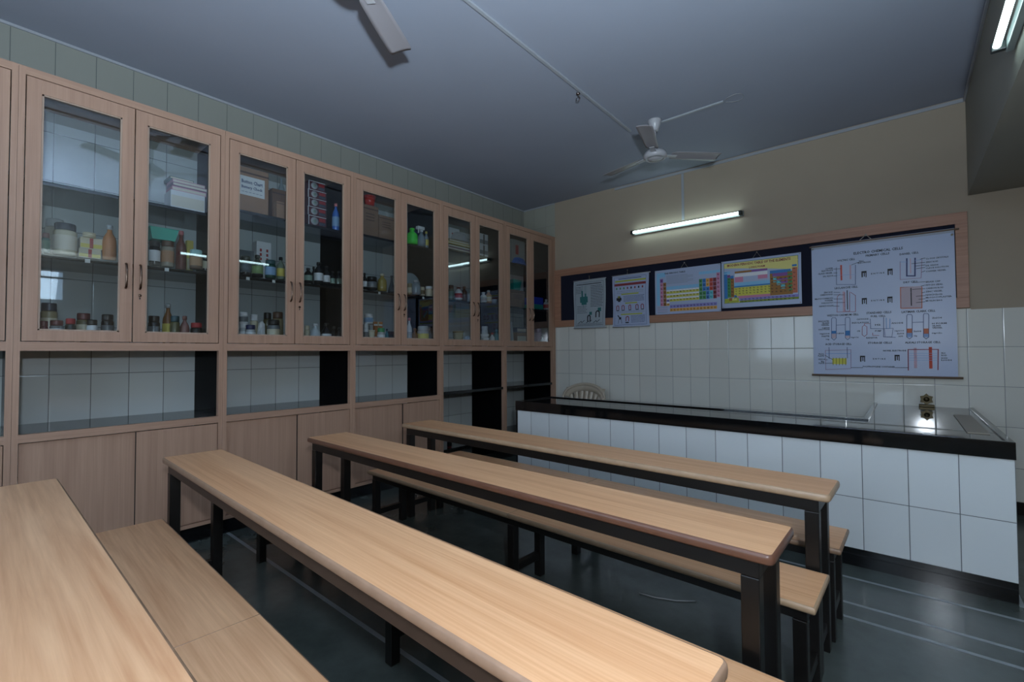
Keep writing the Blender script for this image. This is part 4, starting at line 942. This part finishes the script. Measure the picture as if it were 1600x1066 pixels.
        t=MB(); t.box(0,.0008,-w*.5,-w*.46,0,h-.001);t.box(0,.0008,-w*.5,w*.5,h*.93,h-.001);t.build('white_edge',cm('white',.5),e)
        MB().lathe([(0,0),(h*.38,0),(h*.38,.0012),(0,.0012)],(0,-w*.16,h*.48),20,axis=Matrix.Rotation(math.pi/2,4,'Y')).build('printed_disc',cm('greyw',.5),e)
        MB().lathe([(0,0),(h*.16,0),(h*.16,.002),(0,.002)],(0,-w*.16,h*.48),16,axis=Matrix.Rotation(math.pi/2,4,'Y')).build('disc_centre',cm('palegreen',.5),e)
        MB().box(0,.0008,w*.1,w*.44,h*.5,h*.85).build('printed_panel',cm('red',.5),e); MB().box(0,.0008,w*.1,w*.44,h*.15,h*.42).build('printed_panel',cm('slate',.5),e)
    elif kind=='book':
        MB().box(-.16,0,-w/2,w/2,0,h-.0006,bev=.001).build('cover',cm(c1,.5),e); MB().box(-.001,.0008,-w/2+.004,w/2-.004,h*.2,h*.75).build('page_edges',cm('cream2',.6),e)
    elif kind=='tray':
        t=MB(); s=.8; d=.07
        for a,b in ((((-d*s,-w/2*s),(d*s,w/2*s)),None),): pass
        pts=lambda k,q,zz:[(-d*k,-w/2*k,zz),(d*k,-w/2*k,zz),(d*k,w/2*k,zz),(-d*k,w/2*k,zz)]
        o_=[t.bm.verts.new(p) for p in pts(s,0,0)]; p_=[t.bm.verts.new(p) for p in pts(1,0,h)]; q_=[t.bm.verts.new(p) for p in pts(.93,0,h)]; r_=[t.bm.verts.new(p) for p in pts(.75,0,.006)]
        t.bm.faces.new(o_);t.bm.faces.new(r_)
        for A,B_ in ((o_,p_),(p_,q_),(q_,r_)):
            for k in range(4): t.bm.faces.new((A[k],A[(k+1)%4],B_[(k+1)%4],B_[k]))
        t.build('basin',cm(c1,.4),e); e.location.x-=.03
        rim=MB()
        P_=pts(1.02,0,h-.001); rim.tube(P_,.003,6,closed=True); rim.build('rim',cm(c1,.3),e)
    elif kind=='flask':
        MB().lathe([(0,0),(r*.95,0),(r,h*.05),(r*.9,h*.2),(r*.3,h*.65),(r*.25,h*.95),(r*.34,h),(0,h)],n=18).build('body',cm(c1,.08),e); MB().lathe([(r*.3,h*.93),(r*.4,h*.95),(r*.4,h*.99),(r*.3,h)],n=14).build('rim',cm(c1,.1),e)
    elif kind in('tub','cup'):
        MB().lathe([(0,0),(r*.78,0),(r,h),(r*.93,h),(r*.72,h*.08),(0,h*.08)],n=20).build('body',cm(c1,.35),e); MB().lathe([(r,h*.9),(r*1.06,h*.93),(r*1.06,h),(r*.95,h)],n=20).build('rim',cm(c1,.3),e)
    elif kind=='dish':
        nn=3; hh=h/nn
        for k in range(nn): MB().lathe([(0,k*hh),(r*.8,k*hh),(r,k*hh+hh*.7),(r*.98,k*hh+hh*.96),(0,k*hh+hh*.9)],n=22).build('dish',cm(c1,.35),e)
    elif kind=='packet':
        t=MB(); rr=random.Random(hash(round(y*100))%97); g=9; k=t.mi(None) if False else 0
        rows=[]
        for i in range(g+1):
            row=[]
            for j in range(g+1):
                u=i/g*2-1; v=j/g; prof=math.sqrt(max(0,1-abs(u)**2.4))*(1-.35*v)
                row.append(((u*w/2*(1-.25*v)),v,prof))
            rows.append(row)
        import itertools
        A=[[t.bm.verts.new((.03*p[2]*(1-.6*p[1])+rr.uniform(-.004,.004),p[0]+rr.uniform(-.004,.004),h*p[1]*(.55+.45*p[2]))) for p in row] for row in rows]
        B_=[[t.bm.verts.new((-.03*p[2]*(1-.6*p[1])-.002+rr.uniform(-.004,.004),p[0],h*p[1]*(.55+.45*p[2])*.98)) for p in row] for row in rows]
        for i in range(g):
            for j in range(g):
                t.bm.faces.new((A[i][j],A[i+1][j],A[i+1][j+1],A[i][j+1])); t.bm.faces.new((B_[i][j],B_[i][j+1],B_[i+1][j+1],B_[i+1][j]))
        for i in range(g):
            t.bm.faces.new((A[i][g],A[i+1][g],B_[i+1][g],B_[i][g])); t.bm.faces.new((A[i][0],B_[i][0],B_[i+1][0],A[i+1][0]))
        for j in range(g):
            t.bm.faces.new((A[0][j],A[0][j+1],B_[0][j+1],B_[0][j])); t.bm.faces.new((A[g][j],B_[g][j],B_[g][j+1],A[g][j+1]))
        o=t.build('crumpled_sheet',cm(c1,.5),e)
    elif kind=='reel':
        MB().lathe([(0,0),(h*.42,0),(h*.5,.012),(h*.47,.012),(h*.40,.004),(0,.004)],(0,0,h*.5),28,axis=Matrix.Rotation(math.pi/2,4,'Y')).build('bowl',cm(c1,.1),e); MB().lathe([(h*.47,.011),(h*.5,.013),(h*.5,.016),(h*.47,.016)],(0,0,h*.5),28,axis=Matrix.Rotation(math.pi/2,4,'Y')).build('rim',cm(c1,.1),e)
    elif kind=='lean':
        for k in range(3):
            o=MB().box(-.1,.0,-.002,.002,0,h).build('sheet',cm(c1,.5),e); o.location=(0,.012*k-.01,0); o.rotation_euler=(R(6),0,0)
    return e
for q in ITEMS: item(*q)
# low open shelf of the fourth cabinet: small corked bottle and a hose
e=item('bottle',-.09,-1.93,.05,.248,.15,'maroon','maroon','dark','small bottle with dark red cap on the low open shelf of the fourth cabinet','31')
e['group']='things on the low open shelf'
# ---------------- teacher's counter ----------------
CX0,CX1,CY,CTZ,CTB,XN=.8535,4.196,-1.9085,.826,.7353,3.541
YN=CY+.589
e=empty('laboratory_counter',(2.5,CY,0),'white tiled counter with thick black granite top in front of the back wall','counter')
def WB(mb,name,m): 
    o=mb.build(name,m,e); o.location=(-2.5,-CY,0); return o
t=MB(); t.box(CX0+.014,CX1-.002,CY+.012,YN-.02,.1045,CTB); t.box(XN+.02,CX1-.002,YN-.03,-.003,.1045,CTB)
WB(t,'tiled_body',CT)
t=MB(); t.box(CX0+.016,CX1-.004,CY+.006,YN-.022,0,.1047); t.box(XN+.022,CX1-.004,YN-.03,-.003,0,.1046); WB(t,'kick_plate',GRAN)
WB(MB().box(CX0,CX0+.013,CY+.004,YN-.01,0,CTB-.0005),'end_panel',GRAN)
t=MB(); t.box(CX0-.004,CX1,CY,YN,CTB,CTZ-.010); t.box(XN,CX1,YN-.001,-.002,CTB,CTZ-.010); WB(t,'countertop',COUNT:=mat('polished_counter_granite',(30,33,37),rough=.03,noise=.25,nscale=80))
# raised black lips round the top
t=MB()
t.box(CX0-.004,CX1,CY,CY+.035,CTZ-.0101,CTZ,bev=.002); t.box(CX0-.004,CX0+.03,CY+.035,YN-.03,CTZ-.0101,CTZ,bev=.002); t.box(CX0-.004,XN+.03,YN-.03,YN,CTZ-.0101,CTZ,bev=.002)
t.box(XN,XN+.03,YN,-.003,CTZ-.0101,CTZ,bev=.002); t.box(CX1-.03,CX1,CY+.035,-.003,CTZ-.0101,CTZ,bev=.002)
t.box(CX0-.0045,CX1+.0005,CY-.0008,CY+.001,CTB,CTZ-.002)
WB(t,'raised_edge',GRAN)
t=MB(); t.box(4.04,4.135,-1.60,-.62,CTZ-.0098,CTZ-.004,bev=.001); WB(t,'ledge_inlay',mat('beige_inlay',(150,142,128),rough=.5))
# star shaped ornament
e=empty('star_ornament',(3.905,-.075,CTZ-.0095),'small dark brass star shaped ornament on the counter against the tiled wall','ornament')
BR=mat('dark_brass',(62,54,34),rough=.35,metal=.7)
MB().box(-.05,.05,-.02,.02,0,.022,bev=.003).build('base',BR,e)
pts=[Vector(((.05 if k%2==0 else .036)*math.sin(k*math.pi/6)*.95,-.008,.066+(.05 if k%2==0 else .036)*math.cos(k*math.pi/6))) for k in range(12)]
MB().prism(pts,(0,.016,0)).build('star',BR,e); MB().lathe([(0,0),(.02,0),(.016,.008),(0,.01)],(0,-.008,.066),14,axis=Matrix.Rotation(math.pi/2,4,'X')).build('boss',BR,e)
# chip of white plaster on counter edge
o=MB().lathe([(0,0),(.022,0),(.016,.006),(0,.008)],(3.86,-1.80,CTZ-.0095),7,smooth=False).build('plaster_chip',cm('white',.7)); tag(o,'small white chip lying near the front edge of the counter','chip')
# ---------------- plastic chair ----------------
CH=mat('beige_plastic',(186,174,156),rough=.28)
e=empty('plastic_chair',(.60,-.42,0),'beige moulded plastic chair with slatted fan back behind the counter','chair',None)
def backp(u,v):  # u -1..1 across, v 0..1 up
    hw=.215+.09*math.sin(min(1,v*1.15)*math.pi/2)
    return Vector((u*hw,.16+.10*v-.07*u*u,.44+.44*v))
outline=[backp(-1,k/8*.62) for k in range(9)]+[Vector((.305*math.cos(a),.245-.07*math.cos(a)**2,.72+.165*math.sin(a))) for a in [math.pi*(1-k/14) for k in range(15)]]+[backp(1,(8-k)/8*.62) for k in range(9)]
MB().tube(outline,.019,10).build('back_rim',CH,e)
for k in range(7):
    u0=(k-3)*.28; top=.155*math.sqrt(max(.05,1-(u0*.80)**2))+.70
    s=MB(); L_=[]
    for j in range(7):
        v=j/6; z=.44+(top-.44+.02)*v; spread=.5+.5*v
        c=Vector((u0*.30*spread,.17+.085*v-.06*(u0*.9)**2*spread,z)); L_.append((c,.026+.014*v))
    A=[s.bm.verts.new(c+Vector((-w_,0,0))) for c,w_ in L_]; B_=[s.bm.verts.new(c+Vector((w_,0,0))) for c,w_ in L_]
    A2=[s.bm.verts.new(c+Vector((-w_,.006,0))) for c,w_ in L_]; B2=[s.bm.verts.new(c+Vector((w_,.006,0))) for c,w_ in L_]
    for j in range(6):
        for q in ((A[j],B_[j],B_[j+1],A[j+1]),(A2[j],A2[j+1],B2[j+1],B2[j]),(A[j],A[j+1],A2[j+1],A2[j]),(B_[j],B2[j],B2[j+1],B_[j+1])): s.bm.faces.new(q).smooth=True
    s.build('back_slat',CH,e)
# solid crown joining the slats to the rim
s=MB(); n=16
for zoff in (0,):
    O=[Vector((.30*math.cos(a),.243-.065*math.cos(a)**2,.72+.165*math.sin(a))) for a in [math.pi*(1-k/n) for k in range(n+1)]]
    I_=[Vector((.235*math.cos(a),.235-.055*math.cos(a)**2,.71+.085*math.sin(a))) for a in [math.pi*(1-k/n) for k in range(n+1)]]
    vo=[s.bm.verts.new(p) for p in O]; vi=[s.bm.verts.new(p) for p in I_]; wo=[s.bm.verts.new(p+Vector((0,.006,0))) for p in O]; wi=[s.bm.verts.new(p+Vector((0,.006,0))) for p in I_]
    for k in range(n):
        for q in ((vo[k],vo[k+1],vi[k+1],vi[k]),(wo[k],wi[k],wi[k+1],wo[k+1]),(vi[k],vi[k+1],wi[k+1],wi[k]),(vo[k],wo[k],wo[k+1],vo[k+1])): s.bm.faces.new(q).smooth=True
s.build('back_crown',CH,e)
MB().box(-.23,.23,-.24,.19,.41,.435,bev=.01).build('seat',CH,e)
for sx in (-1,1):
    MB().tube([(sx*.285,.19,.66),(sx*.31,.05,.655),(sx*.31,-.12,.65),(sx*.29,-.20,.62),(sx*.265,-.215,.42)],[.02,.022,.022,.02,.018],8).build('armrest',CH,e)
    for yy in (-1,1): MB().tube([(sx*.21,yy*.18,.415),(sx*.265,yy*.225,.0)],[.028,.018],8).build('leg',CH,e)
# ---------------- desks and benches ----------------
WD,SD,HD,HS=.2958,.3259,.733,.4245
def plank(x0,x1,y0,y1,z1,t,mtop,mrim,parent,name,cor=.02,sl=1,sr=1):
    # laminate board with a rounded lipping
    mb=MB(); kt=mb.mi(mtop); kr=mb.mi(mrim)
    def ring(i,z):
        X0,X1,Y0,Y1=x0+i*sl,x1-i*sr,y0+i,y1-i; c=max(.003,cor-i); P_=[]
        for cx,cy,a0 in ((X1-c,Y1-c,0),(X0+c,Y1-c,90),(X0+c,Y0+c,180),(X1-c,Y0+c,270)):
            for k in range(4): a=R(a0+k*30); P_.append(mb.bm.verts.new((cx+c*math.cos(a),cy+c*math.sin(a),z)))
        return P_
    rs=[ring(.008,z1),ring(.0075,z1-.0004),ring(.004,z1-.0012),ring(.0015,z1-.005),ring(0,z1-t*.5),ring(.0015,z1-t+.005),ring(.006,z1-t)]
    f=mb.bm.faces.new(rs[0]); f.material_index=kt; f=mb.bm.faces.new(rs[-1][::-1]); f.material_index=kr
    n=len(rs[0])
    for A,B_ in zip(rs,rs[1:]):
        for k in range(n): f=mb.bm.faces.new((A[k],A[(k+1)%n],B_[(k+1)%n],B_[k])); f.material_index=kr; f.smooth=True
    return mb.build(name,None,parent)
def desk(xl,xr,y,rot,label,top,rim,metal):
    e=empty('long_desk',(xl,y,0),label,'desk','long narrow classroom desks',rz=rot); L_=xr-xl; t=.030
    plank(0,L_,0,WD,HD,t,top,rim,e,'desk_top')
    a=.042; z=HD-t-.0004; f=MB(); b_=.045
    f.box(a,L_-a,.022,.022+b_,z-.05,z,bev=.002); f.box(a,L_-a,WD-.022-b_,WD-.022,z-.05,z,bev=.002); f.box(a,a+.05,.067,WD-.067,z-.05,z); f.box(L_-a-.05,L_-a,.067,WD-.067,z-.05,z)
    for k in (1,2,3): f.box(L_*k/4-.02,L_*k/4+.02,.067,WD-.067,z-.03,z)
    f.build('apron_frame',metal,e)
    for x in (a,L_-a-.05):
        for yy in (.02,WD-.07): MB().box(x,x+.05,yy,yy+.05,0,z-.0505,bev=.003).build('leg',METAL,e)
        MB().box(x+.008,x+.042,.070,WD-.070,.085,.125,bev=.002).build('foot_rail',METAL,e)
    return e
def bench(xl,xr,y,rot,label,top,rim,metal,seam=.5,foot=.09):
    e=empty('long_bench',(xl,y,0),label,'bench','long narrow classroom benches',rz=rot); L_=xr-xl; t=.026
    plank(0,L_*seam-.0008,0,SD,HS,t,top,rim,e,'seat',.006,1,.1); plank(L_*seam+.0008,L_,0,SD,HS,t,top,rim,e,'seat',.006,.1,1)
    z=HS-t-.0004; f=MB(); a=.03
    f.box(a,L_-a,.028,.066,z-.04,z,bev=.002); f.box(a,L_-a,SD-.066,SD-.028,z-.04,z,bev=.002)
    for k in (0,.5,1): x=a+(L_-2*a-.04)*k; f.box(x,x+.04,.066,SD-.066,z-.04,z)
    f.build('seat_frame',metal,e)
    for k in (0,.5,1):
        x=a+(L_-2*a-.045)*k
        for yy in (.024,SD-.069): MB().box(x,x+.045,yy,yy+.045,0,z-.0405,bev=.003).build('leg',METAL,e)
        MB().box(x+.006,x+.039,.070,SD-.070,.10,.14,bev=.002).build('foot_rail',METAL,e)
    return e
RG=mat('worn_grey_lipping',(152,122,100),rough=.4,noise=.3,nscale=18); RB=mat('brown_lipping',(104,70,54),rough=.3,noise=.25,nscale=14); RC=mat('tan_lipping',(170,142,114),rough=.4,noise=.25,nscale=20); RW=mat('dark_worn_lipping',(140,112,90),rough=.45,noise=.5,nscale=26)
desk(.6825,3.5398,-3.1384,-.0237,'desk nearest the tiled counter, with a pale cream edge',DESK,RC,METAL)
desk(.6847,3.4866,-3.9113,-.0152,'third desk from the front, with a dark brown edge',DESK,RB,METAL)
desk(.6526,3.5107,-4.7001,-.0253,'second desk from the front, with a worn grey edge and rusty brown frame',DESK,RG,BROWNM)
desk(.7900,3.60,-5.4146,-.004,'nearest desk at the lower left corner, with wavy grain and chipped edge',DESKW,RW,BROWNM)
bench(.7119,3.5424,-2.8528,-.0175,'bench between the last desk and the tiled counter',DESK,RW,METAL)
bench(.6985,3.5255,-3.4555,-.0237,'bench between the third and last desk, its worn edge in view',DESK,RC,METAL)
bench(.6259,3.5862,-4.2336,-.0230,'bench beyond the second desk, only its right end visible at the bottom',DESK,RC,METAL)
bench(.7292,3.46,-5.0327,-.0248,'nearest bench at the lower left, with a seam across its seat',DESKW,RW,METAL)
